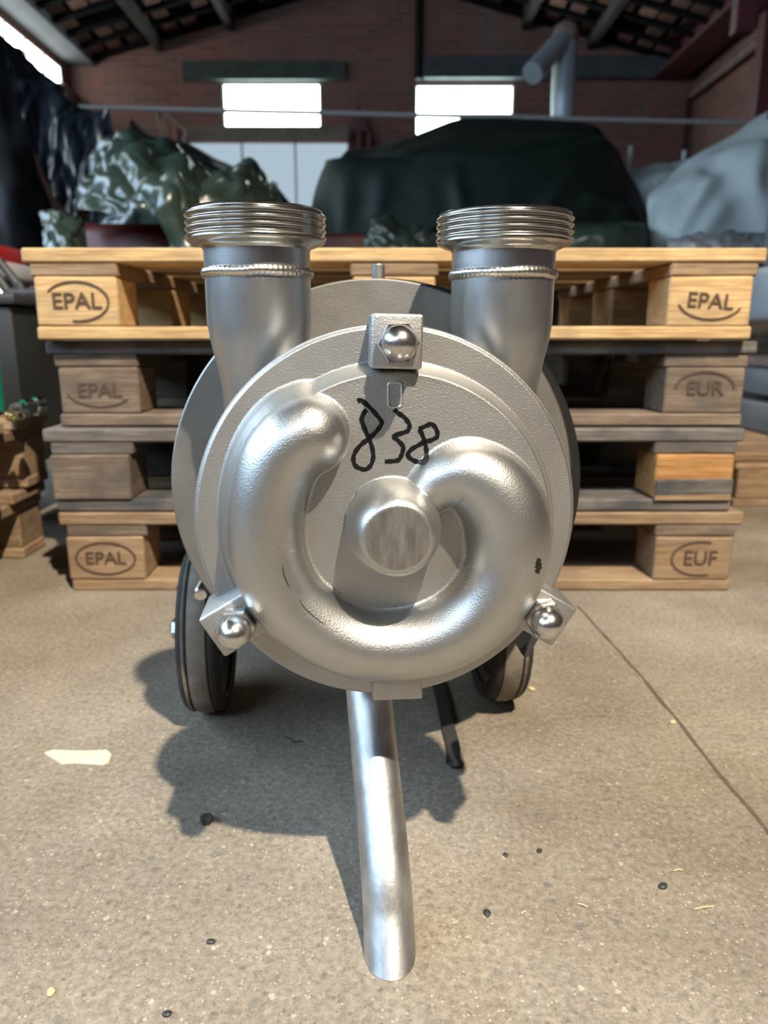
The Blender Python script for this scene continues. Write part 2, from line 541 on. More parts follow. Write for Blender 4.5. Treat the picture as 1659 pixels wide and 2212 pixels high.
M['weld'] = metal('weld_steel', (0.66, 0.63, 0.57), 0.30, grain=0.3, gscale=350)
M['thread'] = metal('turned_steel', (0.50, 0.49, 0.47), 0.22, var=0.15, grain=0.1, gscale=300, vscale=30)
M['nut'] = metal('polished_nut_steel', (0.62, 0.61, 0.59), 0.27, var=0.15, grain=0.2, gscale=500, vscale=60, rvar=0.06)
M['plate_back'] = metal('grey_rear_plate', (0.30, 0.295, 0.285), 0.55, var=0.12, grain=0.4, gscale=600, vscale=20, rvar=0.05)
M['leg'] = metal('scuffed_steel_tube', (0.46, 0.465, 0.47), 0.46, var=0.34, grain=0.2, gscale=300, vscale=22, rvar=0.1, streak=(2.5, 1, 1))
M['hub_face'] = metal('oxidised_hub_face', (0.33, 0.32, 0.305), 0.50, var=0.28, grain=0.4, gscale=500, vscale=55, rvar=0.12, streak=(2.5, 1, 0.6))
M['black'] = simple('black_paint', (0.008, 0.008, 0.008), 0.5)
M['rubber'] = simple('black_rubber', (0.022, 0.020, 0.019), 0.8, var=0.3, vscale=30)
M['tread'] = simple('dusty_tread_rubber', (0.20, 0.17, 0.14), 0.9, var=0.4, vscale=40)
M['dark_steel'] = simple('dark_grey_steel', (0.05, 0.052, 0.055), 0.5, 0.4, var=0.2, vscale=10)
M['motor'] = simple('motor_grey', (0.10, 0.11, 0.115), 0.6, var=0.1, vscale=10)
M['ink'] = simple('black_marker_ink', (0.004, 0.004, 0.005), 0.35)
M['grey_paint'] = simple('grey_painted_steel', (0.14, 0.15, 0.16), 0.5, var=0.15, vscale=6)
M['lgrey_paint'] = simple('pale_grey_painted_steel', (0.27, 0.29, 0.305), 0.5, var=0.12, vscale=6)
M['green_plastic'] = simple('green_plastic', (0.0, 0.26, 0.155), 0.35)
M['black_plastic'] = simple('black_plastic', (0.018, 0.019, 0.020), 0.45)
M['red_plastic'] = simple('red_plastic', (0.40, 0.01, 0.015), 0.4)
M['white_plastic'] = simple('white_plastic', (0.6, 0.6, 0.63), 0.4)
M['chrome'] = simple('bright_fitting_steel', (0.75, 0.75, 0.75), 0.18, 1.0)
M['brass'] = simple('brass', (0.65, 0.45, 0.2), 0.25, 1.0)
M['tape'] = simple('yellowed_tape', (0.62, 0.57, 0.43), 0.6, var=0.12, vscale=30)
M['straw'] = simple('dry_straw', (0.55, 0.45, 0.25), 0.8)
M['soil'] = simple('dark_dirt', (0.03, 0.028, 0.026), 0.9)
M['joint'] = simple('dirty_joint', (0.10, 0.08, 0.055), 0.95, var=0.3, vscale=40)
M['lamp_shade'] = simple('enamel_shade', (0.5, 0.5, 0.5), 0.5)

# ------------------------------------------------------------------ hall shell
YB, YF, XL, XR = 11.0, -3.2, -4.2, 4.15
bm = bmesh.new()
add_box(bm, XL - .3, XR + .3, YF - .3, YB + .3, -.12, 0)
floor = struct('floor', bm_mesh(bm), M['floor'])
floor['label'] = 'worn beige concrete floor with exposed aggregate'

# joint line across the floor on the right
jp = [(1246, 1308), (1290, 1356), (1345, 1416), (1400, 1480), (1462, 1556), (1530, 1640), (1592, 1716), (1640, 1776), (1690, 1840)]
jv, jf = [], []
rj = random.Random(5)
JP = [G(*p, 0.0) for p in jp]
JP = [Vector(p) for p in resample(JP, 60)]
d0 = (JP[-1] - JP[0]).normalized()
side = Vector((d0.y, -d0.x, 0))
for k, p in enumerate(JP):
    w = 0.0020 + 0.0012 * noise.noise(p * 30)
    off = side * (0.0022 * noise.noise(p * 18))
    jv += [p + off - side * w + Vector((0, 0, .0006)), p + off + side * w + Vector((0, 0, .0006))]
    if k:
        jf.append((2 * k - 2, 2 * k - 1, 2 * k + 1, 2 * k))
obj('joint', mesh_from(jv, jf), M['joint'], floor)

def wall_with_holes(axis, c, thick, a0, a1, z0, z1, holes):
    """axis 'x': wall in the plane y=c (coordinate a = x); axis 'y': plane x=c (a = y)."""
    A = sorted({a0, a1, *[h[0] for h in holes], *[h[1] for h in holes]})
    Z = sorted({z0, z1, *[h[2] for h in holes], *[h[3] for h in holes]})
    bm = bmesh.new()
    for i in range(len(A) - 1):
        for k in range(len(Z) - 1):
            am, zm = (A[i] + A[i + 1]) / 2, (Z[k] + Z[k + 1]) / 2
            if any(h[0] < am < h[1] and h[2] < zm < h[3] for h in holes):
                continue
            if axis == 'x':
                add_box(bm, A[i], A[i + 1], c, c + thick, Z[k], Z[k + 1])
            else:
                add_box(bm, c, c + thick, A[i], A[i + 1], Z[k], Z[k + 1])
    bmesh.ops.remove_doubles(bm, verts=bm.verts, dist=1e-5)
    return bm

W1 = (-2.18, -0.85, 3.15, 3.71)
W2 = (0.42, 1.75, 2.86, 3.69)
DR = (-2.69, -0.49, 0.0, 3.0)
DR2 = (-0.18, 2.02, 0.0, 2.86)
EAVE, PEAK = 4.0, 4.98
bm = wall_with_holes('x', YB, .3, XL, XR, 0, 3.9, [W1, W2, DR, DR2])
gv = [bm.verts.new(p) for p in ((XL, YB, 3.9), (XR, YB, 3.9), (XR, YB, 3.95), (-.06, YB, PEAK + .04), (XL, YB, 3.95))]
gw = [bm.verts.new(p) for p in ((XL, YB + .3, 3.9), (XR, YB + .3, 3.9), (XR, YB + .3, 3.95), (-.06, YB + .3, PEAK + .04), (XL, YB + .3, 3.95))]
bm.faces.new(gv)
bm.faces.new(gw[::-1])
for i in range(5):
    j = (i + 1) % 5
    bm.faces.new((gv[i], gv[j], gw[j], gw[i]))
wall_back = struct('wall_back', bm_mesh(bm), M['brick'])

# left wall with a clerestory strip of panes
LW0, LW1, LZ0, LZ1 = -2.6, 10.69, 3.57, 3.80
SW = (-2.6, 3.4, 1.9, 3.5)  # opening for the added side window, never in view
bm = wall_with_holes('y', XL - .3, .3, YF, YB + .3, 0, 4.1, [(LW0, LW1, LZ0, LZ1), SW])
wall_left = struct('wall_left', bm_mesh(bm), M['brick_side'])
bm = wall_with_holes('y', XR, .3, YF, YB + .3, 0, 4.1, [])
wall_right = struct('wall_right', bm_mesh(bm), M['brick_side'])
# wall behind the viewer, with an unseen window added for daylight fill
WF = (-3.9, -1.15, 2.7, 3.9)
bm = wall_with_holes('x', YF - .3, .3, XL - .3, XR + .3, 0, 5.0, [WF])
struct('wall_front', bm_mesh(bm), M['brick'])

def window(name, x0, x1, z0, z1, mat, nx, bars):
    w = thing(name, 'window', 'window', (x0, YB + .02, z0))
    del w['category']; del w['label']
    w['kind'] = 'structure'
    fw = 0.025
    bm = bmesh.new()
    add_box(bm, 0, x1 - x0, 0, .06, 0, fw); add_box(bm, 0, x1 - x0, 0, .06, z1 - z0 - fw, z1 - z0)
    add_box(bm, 0, fw, 0, .06, fw, z1 - z0 - fw); add_box(bm, x1 - x0 - fw, x1 - x0, 0, .06, fw, z1 - z0 - fw)
    obj('window_frame', bm_mesh(bm), M['window_frame'], w)
    zs = [fw] + [bz - z0 for bz in bars] + [z1 - z0 - fw]
    for bz in bars:
        box('glazing_bar', fw, x1 - x0 - fw, .01, .05, bz - z0 - .012, bz - z0 + .012, M['window_frame'], w)
    for i in range(nx):
        for k in range(len(zs) - 1):
            a0 = fw + (x1 - x0 - 2 * fw) * i / nx
            a1 = fw + (x1 - x0 - 2 * fw) * (i + 1) / nx
            box('pane', a0 + .004, a1 - .004, .025, .035, zs[k] + .002, zs[k + 1] - .002, mat, w)
    return w

window('window_1', *W1, M['window_light'], 3, [3.36])
window('window_2', *W2, M['window_light'], 3, [3.33])

# clerestory strip
w3 = thing('window_3', 'w', 'w', (XL - .02, 0, LZ0)); del w3['label']; del w3['category']; w3['kind'] = 'structure'
npane = 27
me_p = box_mesh(.012, (LW1 - LW0) / npane - .035, LZ1 - LZ0 - .02)
me_b = box_mesh(.05, .03, LZ1 - LZ0)
for i in range(npane):
    yc = LW0 + (LW1 - LW0) * (i + .5) / npane
    obj('pane', me_p, M['window_side'], w3, (0, yc, (LZ1 - LZ0) / 2))
    obj('glazing_bar', me_b, M['window_frame'], w3, (0, yc + (LW1 - LW0) / npane / 2, (LZ1 - LZ0) / 2))

# unseen side and front windows, added as glowing panes for cool fill light
w4 = thing('window_4', 'w', 'w', (XL - .05, 0, SW[2])); del w4['label']; del w4['category']; w4['kind'] = 'structure'
for i in range(6):
    obj('pane', box_mesh(.012, .96, SW[3] - SW[2] - .04), M['window_day'], w4, (0, SW[0] + .5 + i, (SW[3] - SW[2]) / 2))
    obj('glazing_bar', box_mesh(.05, .04, SW[3] - SW[2]), M['window_frame'], w4, (0, SW[0] + i, (SW[3] - SW[2]) / 2))
w5 = thing('window_5', 'w', 'w', (0, YF - .05, WF[2])); del w5['label']; del w5['category']; w5['kind'] = 'structure'
for i in range(2):
    obj('pane', box_mesh(1.33, .012, WF[3] - WF[2] - .04), M['window_day'], w5, (WF[0] + .69 + i * 1.375, 0, (WF[3] - WF[2]) / 2))
    obj('glazing_bar', box_mesh(.04, .05, WF[3] - WF[2]), M['window_frame'], w5, (WF[0] + i * 1.375, 0, (WF[3] - WF[2]) / 2))

def panel_door(name, x0, x1, z1, n):
    d = thing(name, 'd', 'd', (x0, YB + .1, 0)); del d['label']; del d['category']; d['kind'] = 'structure'
    wd = (x1 - x0) / n
    for i in range(n):
        box('panel', i * wd + .012, (i + 1) * wd - .012, 0, .03, .02, z1 - .02, M['door_light'], d)
    for i in range(n + 1):
        box('mullion', i * wd - .012, i * wd + .012, -.01, .04, 0, z1, M['grey_paint'], d)
    return d

panel_door('door_1', DR[0], DR[1], DR[3], 3)
panel_door('door_2', DR2[0], DR2[1], DR2[3], 3)

struct('trim_1', box_mesh(2.16, .10, .22), M['lintel_green'], None, (-1.59, YB - .05, 3.83))
struct('trim_2', box_mesh(2.22, .12, .145), M['lintel_brown'], None, (-1.59, YB - .06, 3.075))
struct('trim_3', box_mesh(3.55, .14, .26), M['dark_duct'], None, (2.30, YB - .07, 3.86))
# pilasters
struct('wall_pilaster', box_mesh(.46, .14, 3.6), M['brick'], None, (3.80, YB - .07, 1.8))
struct('wall_pilaster', box_mesh(.10, .5, 3.56), M['brick_side'], None, (XL + .05, YB - .26, 1.78))

# roof: two sloping decks, battens, tiles, purlins
def zr(x):
    return PEAK - (PEAK - EAVE) * abs(x + .06) / 3.75
bm = bmesh.new()
for s in (-1, 1):
    xe = -.06 + s * 4.5
    pts = [(-.06, PEAK + .06), (xe, zr(xe) + .06), (xe, zr(xe) + .16), (-.06, PEAK + .16)]
    a = [bm.verts.new((x, YF - .3, z)) for x, z in pts]
    b2 = [bm.verts.new((x, YB + .3, z)) for x, z in pts]
    for i in range(4):
        j = (i + 1) % 4
        bm.faces.new((a[i], a[j], b2[j], b2[i]))
    bm.faces.new(a); bm.faces.new(b2[::-1])
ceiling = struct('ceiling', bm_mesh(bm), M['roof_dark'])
slope = math.atan2(PEAK - EAVE, 3.75)
rt = random.Random(11)
me_bat = box_mesh(3.95, .08, .045)
me_tile = box_mesh(.185, .27, .03, jitter=.006, seed=2)
for s in (-1, 1):
    for k in range(9):
        y = 10.9 - k * .40
        xm = -.06 + s * 1.97
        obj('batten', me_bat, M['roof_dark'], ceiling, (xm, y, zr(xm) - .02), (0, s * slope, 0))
    for k in range(6):
        y = 10.7 - k * .40
        for i in range(15):
            x = -.06 + s * (.25 + i * .245)
            if rt.random() < .30:
                continue
            obj('tile', me_tile, M['roof_tile'], ceiling, (x + rt.uniform(-.02, .02), y, zr(x) + .012 + rt.uniform(-.004, .008)), (0, s * slope, rt.uniform(-.04, .04)))
me_pur = box_mesh(.09, 14.0, .14)
for x in (-2.96, -2.02, 1.85, 2.72):
    obj('purlin', me_pur, M['purlin'], ceiling, (x, 3.95, zr(x) - .09))

# eave beams
struct('trim_4', box_mesh(.36, 14.2, .26), M['concrete'], None, (-4.02, 3.9, 4.03))
beam = thing('steel_beam', 'dark red steel eaves beam along the top of the brick wall', 'beam', (3.78, 4.0, 3.72))
obj('flange', box_mesh(.42, 13.9, .03), M['red_steel'], beam, (0, 0, .015))
obj('web', box_mesh(.05, 13.9, .30), M['red_steel'], beam, (0, 0, .18))
obj('flange', box_mesh(.42, 13.9, .03), M['red_steel'], beam, (0, 0, .345))
o = obj('steam_pipe', tube_mesh([(4.06, -2.5, 3.50), (4.06, 10.8, 3.50)], .045, 14), M['rust_pipe'])
tag(o, 'thin rusty pipe running under the red beam along the brick wall', 'pipe')
colr = thing('steel_column', 'dark red steel column standing against the side brick wall', 'column', (4.02, 8.75, 0))
obj('post', box_mesh(.12, .16, 3.7), M['red_steel'], colr, (0, 0, 1.85))
obj('base_plate', box_mesh(.24, .3, .02), M['red_steel'], colr, (-.0, 0, .01))
br_ = thing('steel_bracket', 'dark red steel bracket box hanging from the eaves beam', 'bracket', tuple(P(1606, 40, 7.3)))
obj('plate', box_mesh(.17, .12, .36), M['red_steel'], br_, (0, 0, .06))
obj('flange', box_mesh(.24, .16, .02), M['red_steel'], br_, (0, 0, .25))

# downpipe, tie rod, red post, braces, flue
o = obj('downpipe', tube_mesh([(.45, YB - .08, 4.75), (.45, YB - .08, 3.72)], .05, 14), M['cloth_black']); tag(o, 'dark pipe running down the brick gable to the window', 'pipe')
o = obj('tie_rod', tube_mesh([P(150, 231, 7.4), P(830, 247, 7.4), P(1720, 268, 7.4)], .020, 10), M['tie_rod']); tag(o, 'grey horizontal steel tie rod spanning the hall', 'rod')
rp_ = thing('red_post', 'red steel post between the milky door panels', 'post', (-.335, YB - .2, 0))
obj('web', box_mesh(.05, .16, 3.25), M['red_steel'], rp_, (0, 0, 1.625))
for sx in (-1, 1):
    obj('flange', box_mesh(.03, .18, 3.05), M['red_steel'], rp_, (sx * .13, 0, 1.525))
bm = bmesh.new()
vv = [bm.verts.new(p) for p in ((-.12, -.07, 3.05), (.12, -.07, 3.05), (.02, -.07, 3.36), (-.02, -.07, 3.36),
                                (-.12, .07, 3.05), (.12, .07, 3.05), (.02, .07, 3.36), (-.02, .07, 3.36))]
for f in ((0, 1, 2, 3), (7, 6, 5, 4), (0, 4, 5, 1), (1, 5, 6, 2), (2, 6, 7, 3), (3, 7, 4, 0)):
    bm.faces.new([vv[i] for i in f])
obj('gusset', bm_mesh(bm), M['red_steel'], rp_)
bk = thing('wall_brace', 'brown angled steel brace fixed on the brick gable beside the door', 'brace', tuple(P(370, 300, 10.4)))
bl = Vector(bk.location)
def bar(p, q, r, parent, base, m):
    return obj('bar', tube_mesh([Vector(p) - base, Vector(q) - base], r, 8), m, parent)
bar(P(338, 232, 10.4), P(362, 330, 10.4), .035, bk, bl, M['rust_pipe'])
bar(P(345, 236, 10.4), P(400, 292, 10.4), .035, bk, bl, M['rust_pipe'])
bar(P(288, 275, 10.4), P(352, 277, 10.4), .02, bk, bl, M['rust_pipe'])
bar(P(385, 280, 10.4), P(388, 330, 10.4), .08, bk, bl, M['red_steel'])

fl = thing('flue_pipe', 'grey galvanised flue pipe with bent elbow below the tiled roof', 'flue', tuple(P(1212, 420, 8.0)))
b0 = Vector(fl.location)
e0 = P(1222, 78, 8.0)
obj('riser', tube_mesh([P(1212, 420, 8.0) - b0, P(1217, 200, 8.0) - b0, e0 - b0], .112, 24), M['duct'], fl)
me = lathe_mesh([(0, -.13), (.06, -.118), (.11, -.075), (.128, 0), (.11, .075), (.06, .118), (0, .13)], 24)
obj('elbow', me, M['rust_pipe'], fl, e0 - b0)
obj('arm', tube_mesh([e0 - b0, P(1183, 122, 7.8) - b0, P(1150, 158, 7.6) - b0], .098, 24), M['duct'], fl)

# pendant lamp behind the viewer
lp = thing('pendant_lamp', 'enamel work lamp hanging from the roof and tilted towards the pump', 'lamp', (LAMP_POS[0], LAMP_POS[1], LAMP_POS[2]))
obj('lamp_shade', lathe_mesh([(.03, .22), (.05, .18), (.10, .15), (.22, .06), (.27, -.10), (.262, -.10), (.21, .055), (.09, .14), (.03, .16)], 32), M['lamp_shade'], lp, (0, 0, 0), LAMP_ROT)
obj('cord', tube_mesh([LAMP_ROT.to_matrix() @ Vector((0, 0, .2)), Vector((0, 0, .98))], .008, 8), M['black'], lp)

# ------------------------------------------------------------------ pallets
TB = [0.145, 0.10, 0.145, 0.10, 0.145]
def board_me(L_, w, t, seed):
    return box_mesh(L_, w, t, .0025, 1, .0012, seed)
ME = {}
for k in range(3):
    ME['t145', k] = [board_me(1.2, .145, .022, k) for _ in range(5)]
def pallet(name, label, loc, rotz, mats, group, lx=1.2, ly=.8, seed=0, bw=.135, special=None):
    p = thing(name, label, 'pallet', loc, rotz, group)
    rr = random.Random(seed)
    special = special or {}
    def mt(kind):
        m = mats.get(kind, mats['*'])
        return m
    zb, h = 0.0, .022
    def cm(key, *a):
        k = (key, tuple(m.name for m in [a[-1]]))
        return None
    def mk(nm, sx, sy, sz, x, y, z, m, rot=0.0):
        key = (nm, round(sx, 3), round(sy, 3), round(sz, 3), m.name, rr.randint(0, 2))
        if key not in ME:
            ME[key] = box_mesh(sx, sy, sz, .003, 1, .0008, hash(key[1:4]) % 97 + key[-1])
        o = obj(nm, ME[key], m, p, (x, y, z), (0, 0, rot))
        return o
    ys3 = [-ly / 2 + .05, 0, ly / 2 - .05]
    for j, y in enumerate(ys3):
        w = .10 if j != 1 else .145
        dx = special.get('bottom_len', 0) if j == 0 else 0
        mk('bottom_board', lx - .025 - dx, w, .022, -dx / 2, y, .011, mt('bottom' if j == 0 else '*'), rr.uniform(-.003, .003))
    blocks = {}
    for i, x in enumerate((-lx / 2 + bw / 2 + .014, 0, lx / 2 - bw / 2 - .014)):
        for j, y in enumerate(ys3):
            d = .10 if j != 1 else .145
            m = mt('block')
            if j == 0 and ('block', i) in mats:
                m = mats['block', i]
            blocks[i, j] = mk('block', bw, d, .078, x + rr.uniform(-.004, .004), y + (0 if j else rr.uniform(-.004, .003)), .061, m)
        mk('cross_board', .142, ly - .006, .022, x, 0, .111, mt('cross'))
    y = -ly / 2
    gap = (ly - sum(TB)) / 4
    for w in TB:
        mk('top_board', lx, w, .022, 0, y + w / 2, .133, mt('top' if y == -ly / 2 else '*'), rr.uniform(-.002, .002))
        y += w + gap
    return p, blocks

def text_mesh(body, size, squeeze=1.0):
    c = bpy.data.curves.new('t', 'FONT')
    c.body = body; c.size = size; c.extrude = .0004; c.align_x = 'CENTER'; c.align_y = 'CENTER'
    c.offset = .0004
    o = bpy.data.objects.new('t', c)
    COL.objects.link(o)
    bpy.context.view_layer.update()
    dg = bpy.context.evaluated_depsgraph_get()
    me = bpy.data.meshes.new_from_object(o.evaluated_get(dg))
    bpy.data.objects.remove(o)
    for v in me.vertices:
        x, y, z = v.co
        v.co = (x * squeeze, -z, y)
    return me

def stamp(block, body, mat, size=.034, a0=0, a1=360, rx=.052, rz=.030, dx=0.0, dz=0.0, squeeze=1.05, front=-.05, tilt=0.0):
    t = obj('stamp_lettering', text_mesh(body, size, squeeze), mat, block, (dx, front - .0016, dz), (0, tilt, 0))
    V, Fc = [], []
    n = 64
    for k in range(n + 1):
        a = math.radians(a0 + (a1 - a0) * k / n)
        for r in (-.0018, .0018):
            for yy in (0.0, -.0006):
                V.append(((rx + r) * math.cos(a), yy, (rz + r) * math.sin(a)))
        if k:
            b = 4 * (k - 1)
            Fc += [(b + 1, b + 3, b + 7, b + 5), (b, b + 4, b + 6, b + 2), (b, b + 1, b + 5, b + 4), (b + 2, b + 6, b + 7, b + 3)]
    obj('stamp_ring', mesh_from(V, Fc), mat, block, (dx, front - .0012, dz), (0, tilt, 0))

GP = 'pallets stacked behind the pump'
PH = .1458
p4, b4 = pallet('wooden_pallet', 'tan wooden pallet resting on the floor, lowest of the stack behind the pump', (.030, 1.255 + .4, 0), 0.0,
                {'*': M['wood4'], 'cross': M['wood2']}, GP, seed=4)
p3, b3 = pallet('wooden_pallet', 'dark weathered pallet with one orange block, second from floor in the stack', (.016, 1.258 + .4, PH), 0.004,
                {'*': M['wood3'], ('block', 2): M['wood_orange'], ('block', 0): M['wood2']}, GP, seed=3, special={'bottom_len': .0})
p2, b2_ = pallet('wooden_pallet', 'brown weathered pallet with faded stamps, second from top of the stack', (.030, 1.278 + .4, 2 * PH), -.003,
                 {'*': M['wood2'], 'top': M['wood3']}, GP, seed=2)
p1, b1 = pallet('wooden_pallet', 'clean yellow pine pallet on top of the stack behind the pump', (.016, 1.253 + .4, 3 * PH), 0.001,
                {'*': M['wood1'], 'cross': M['wood4']}, GP, seed=1)
stamp(b1[0, 0], 'EPAL', M['stamp'], .036, -100, 150, .052, .031)
stamp(b1[2, 0], 'EPAL', M['stamp'], .034, 195, 345, .052, .028, tilt=.06)
stamp(b2_[0, 0], 'EPAL', M['stamp_faint'], .034, 190, 330, .055, .027)
stamp(b2_[2, 0], 'EUR', M['stamp_faint'], .034, 0, 180, .050, .028, dz=.004)
stamp(b4[0, 0], 'EPAL', M['stamp'], .032, 0, 360, .052, .029)
stamp(b4[2, 0], 'EUF', M['stamp'], .038, 70, 290, .050, .031, dx=.012, squeeze=.95)
# grey split-off board on the front of the orange block
obj('split_strip', box_mesh(.132, .006, .026, .001), M['wood3'], b3[2, 0], (0, -.052, -.016), (0, -.02, 0))
obj('split_strip', box_mesh(.132, .005, .013, .001), M['wood4'], b3[2, 0], (0, -.051, -.034))

# second, low stack at the left edge
GS = 'low pallet pair beside the tall stack'
q1, _ = pallet('wooden_pallet', 'tan pallet on the floor under the machine parts, beside the tall stack', (-.722 - .6, 1.15, 0), 0.0, {'*': M['wood4']}, GS, seed=8)
q2, _ = pallet('wooden_pallet', 'tan pallet carrying metal fittings and the green cylinder', (-.700 - .6, 1.15, PH), 0.004, {'*': M['wood4'], 'top': M['wood1']}, GS, seed=9)
# pallet lying further back on the right
q3, _ = pallet('wooden_pallet', 'worn pallet lying on the floor beside the tall stack, under grey machinery', (1.50, 2.33, 0), .03, {'*': M['wood4']}, None, seed=12)

# ------------------------------------------------------------------ things at the left edge
zt = 2 * PH
o = obj('gas_cylinder', lathe_mesh([(0, 0), (.055, 0), (.065, .008), (.066, .02), (.066, .16), (.060, .178), (.03, .19), (.03, .205), (0, .205)], 40), M['green_plastic'], None, (-.822, 1.47, zt)); tag(o, 'green plastic cylinder standing on the low pallet', 'cylinder')
bb = thing('black_crate', 'black plastic crate standing on the low pallet behind the green cylinder', 'crate', (-1.06, 1.80, zt - .143))
obj('body', box_mesh(.40, .26, .36, .012, 2), M['black_plastic'], bb, (.05, 0, .18))
obj('rim', box_mesh(.43, .29, .025, .008, 2), M['dark_steel'], bb, (.05, 0, .372))
GF = 'small metal fittings on the low pallet'
def fitting(px, py, Y, r, l, m, label, rot):
    c = P(px, py, Y)
    me = lathe_mesh([(r * .55, -l / 2), (r, -l / 2), (r, -l * .1), (r * .8, -l * .1), (r * .8, l / 2), (r * .5, l / 2), (r * .5, -l / 2)], 20, close=False)
    o = obj('pipe_fitting', me, m, None, (c.x, c.y, zt + r + .001), rot)
    tag(o, label, 'fitting', GF)
fitting(34, 862, 1.40, .014, .030, M['chrome'], 'bright steel pipe sleeve lying beside the green cylinder', (math.pi / 2, 0, .5))
fitting(70, 866, 1.44, .018, .040, M['chrome'], 'ribbed steel coupling lying on the low pallet near its corner', (math.pi / 2, 0, -.6))
fitting(24, 882, 1.34, .009, .022, M['brass'], 'small brass nipple lying on the low pallet', (math.pi / 2, 0, .9))
fitting(48, 880, 1.36, .010, .024, M['dark_steel'], 'dark steel bush lying between the brass and bright fittings', (math.pi / 2, 0, .2))
# machine frame behind
mf = thing('folded_trolley', 'dark folded trolley frame with slanted bars behind the low pallet', 'trolley', (-1.12, 2.02, 0))
mb = Vector(mf.location)
for a, b in (((-10, 590), (60, 690)), ((-5, 560), (70, 655)), ((40, 610), (66, 668)), ((-20, 640), (20, 690))):
    obj('bar', tube_mesh([P(*a, 2.02) - mb, P(*b, 2.02) - mb], .011, 10), M['dark_steel'], mf)
obj('bar', tube_mesh([P(-12, 615, 2.0) - mb, P(8, 643, 2.0) - mb], .012, 10), M['chrome'], mf)
for x in (-.28, .22):
    obj('leg', tube_mesh([Vector((x, 0, 0)), Vector((x, 0, .55))], .014, 10), M['dark_steel'], mf)
obj('top_bar', tube_mesh([Vector((-.28, 0, .55)), Vector((.22, 0, .55))], .014, 10), M['dark_steel'], mf)
rb = thing('red_tray', 'red and white plastic tray on the dark machine behind the pallets', 'tray', (-1.62, 2.6, .62))
obj('body', box_mesh(.62, .30, .05, .008, 2), M['red_plastic'], rb, (.05, 0, .085))
obj('rim', box_mesh(.66, .33, .05, .008, 2), M['white_plastic'], rb, (.06, -.01, .03))
dm = thing('dark_machine', 'dark steel machine base standing behind the low pallet', 'machine', (-1.68, 2.62, 0))
obj('body', box_mesh(.7, .34, .52, .02, 2), M['black_plastic'], dm, (0, 0, .36))
for sx in (-1, 1):
    obj('leg', box_mesh(.06, .3, .10), M['dark_steel'], dm, (sx * .3, 0, .05))
obj('top', box_mesh(.74, .37, .03, .005), M['dark_steel'], dm, (.02, 0, .605))

# ------------------------------------------------------------------ grey machinery at the right edge
gm = thing('grey_machine', 'grey painted machine on a worn pallet behind the tall pallet stack', 'machine', (1.60, 2.33, PH))
obj('base', box_mesh(.86, .55, .09, .01, 2), M['grey_paint'], gm, (0, 0, .046))
obj('bed', box_mesh(.84, .5, .085, .015, 2), M['grey_paint'], gm, (0, .0, .155))
obj('rail', box_mesh(.84, .52, .03, .005), M['rust_pipe'], gm, (0, 0, .215))
obj('column', box_mesh(.5, .34, .10, .01), M['black_plastic'], gm, (-.02, 0, .28))
obj('hopper', box_mesh(.86, .46, .17, .03, 3), M['lgrey_paint'], gm, (0, 0, .42))
obj('cover', box_mesh(.78, .4, .20, .02, 2), M['grey_paint'], gm, (0.02, .02, .61))

# ------------------------------------------------------------------ tarps and covered machines
def tarp(name, rows, material, label, cat, nu=90, nv=60, amp=.0, scale=6, seed=0., crease=0., group=None, aniso=(1, 1, 1), ridges=()):
    me = loft_mesh(rows, nu, nv, amp, scale, seed, crease, aniso, ridges)
    c = Vector((0, 0, 0))
    o = obj(name, me, material)
    return tag(o, label, cat, group)

def row(pts):
    return [P(x, y, d) for x, y, d in pts]

# big dark green tarp over a long machine
tarp('dark_green_tarp', [
    row([(690, 620, 4.7), (730, 620, 4.55), (900, 620, 4.5), (1080, 620, 4.5), (1250, 620, 4.55), (1400, 620, 4.65), (1425, 620, 4.9)]),
    row([(660, 520, 4.85), (735, 520, 4.65), (900, 520, 4.6), (1080, 520, 4.6), (1250, 520, 4.65), (1370, 520, 4.75), (1412, 520, 5.0)]),
    row([(676, 430, 4.9), (720, 430, 4.7), (900, 430, 4.65), (1060, 430, 4.65), (1220, 430, 4.7), (1340, 430, 4.85), (1386, 430, 5.1)]),
    row([(700, 360, 4.95), (740, 352, 4.75), (900, 348, 4.72), (1060, 342, 4.72), (1220, 326, 4.8), (1310, 322, 5.0), (1356, 370, 5.3)]),
    row([(705, 345, 5.1), (745, 340, 4.95), (900, 338, 4.92), (1065, 332, 4.92), (1225, 312, 5.0), (1300, 301, 5.3), (1340, 330, 5.6)]),
    row([(730, 342, 5.8), (790, 340, 5.7), (905, 312, 5.7), (1000, 284, 5.7), (1160, 287, 5.7), (1290, 294, 5.8), (1325, 320, 6.0)]),
    row([(760, 352, 6.6), (820, 345, 6.6), (920, 312, 6.6), (1005, 288, 6.6), (1160, 290, 6.6), (1270, 300, 6.6), (1300, 330, 6.6)]),
    row([(760, 640, 6.9), (820, 640, 6.9), (920, 640, 6.9), (1005, 640, 6.9), (1160, 640, 6.9), (1270, 640, 6.9), (1300, 640, 6.9)]),
], M['tarp_dark'], 'big dark green tarp draped over a long machine below the bright window', 'tarp', 150, 120, .008, 2.2, 3.0, .010,
    ridges=[(P(1060, 336, 4.8), P(1300, 303, 5.2), .05, .05), (P(1310, 310, 5.1), P(1175, 450, 4.65), .06, .05), (P(1325, 330, 5.3), P(1290, 500, 4.7), -.06, .09),
            (P(760, 345, 4.8), P(735, 520, 4.65), .04, .07), (P(900, 345, 4.75), P(1060, 336, 4.75), .04, .045), (P(1260, 420, 4.7), P(1380, 470, 4.9), .05, .06),
            (P(830, 360, 4.7), P(810, 500, 4.6), .02, .06), (P(985, 360, 4.7), P(1000, 500, 4.6), .02, .05)])
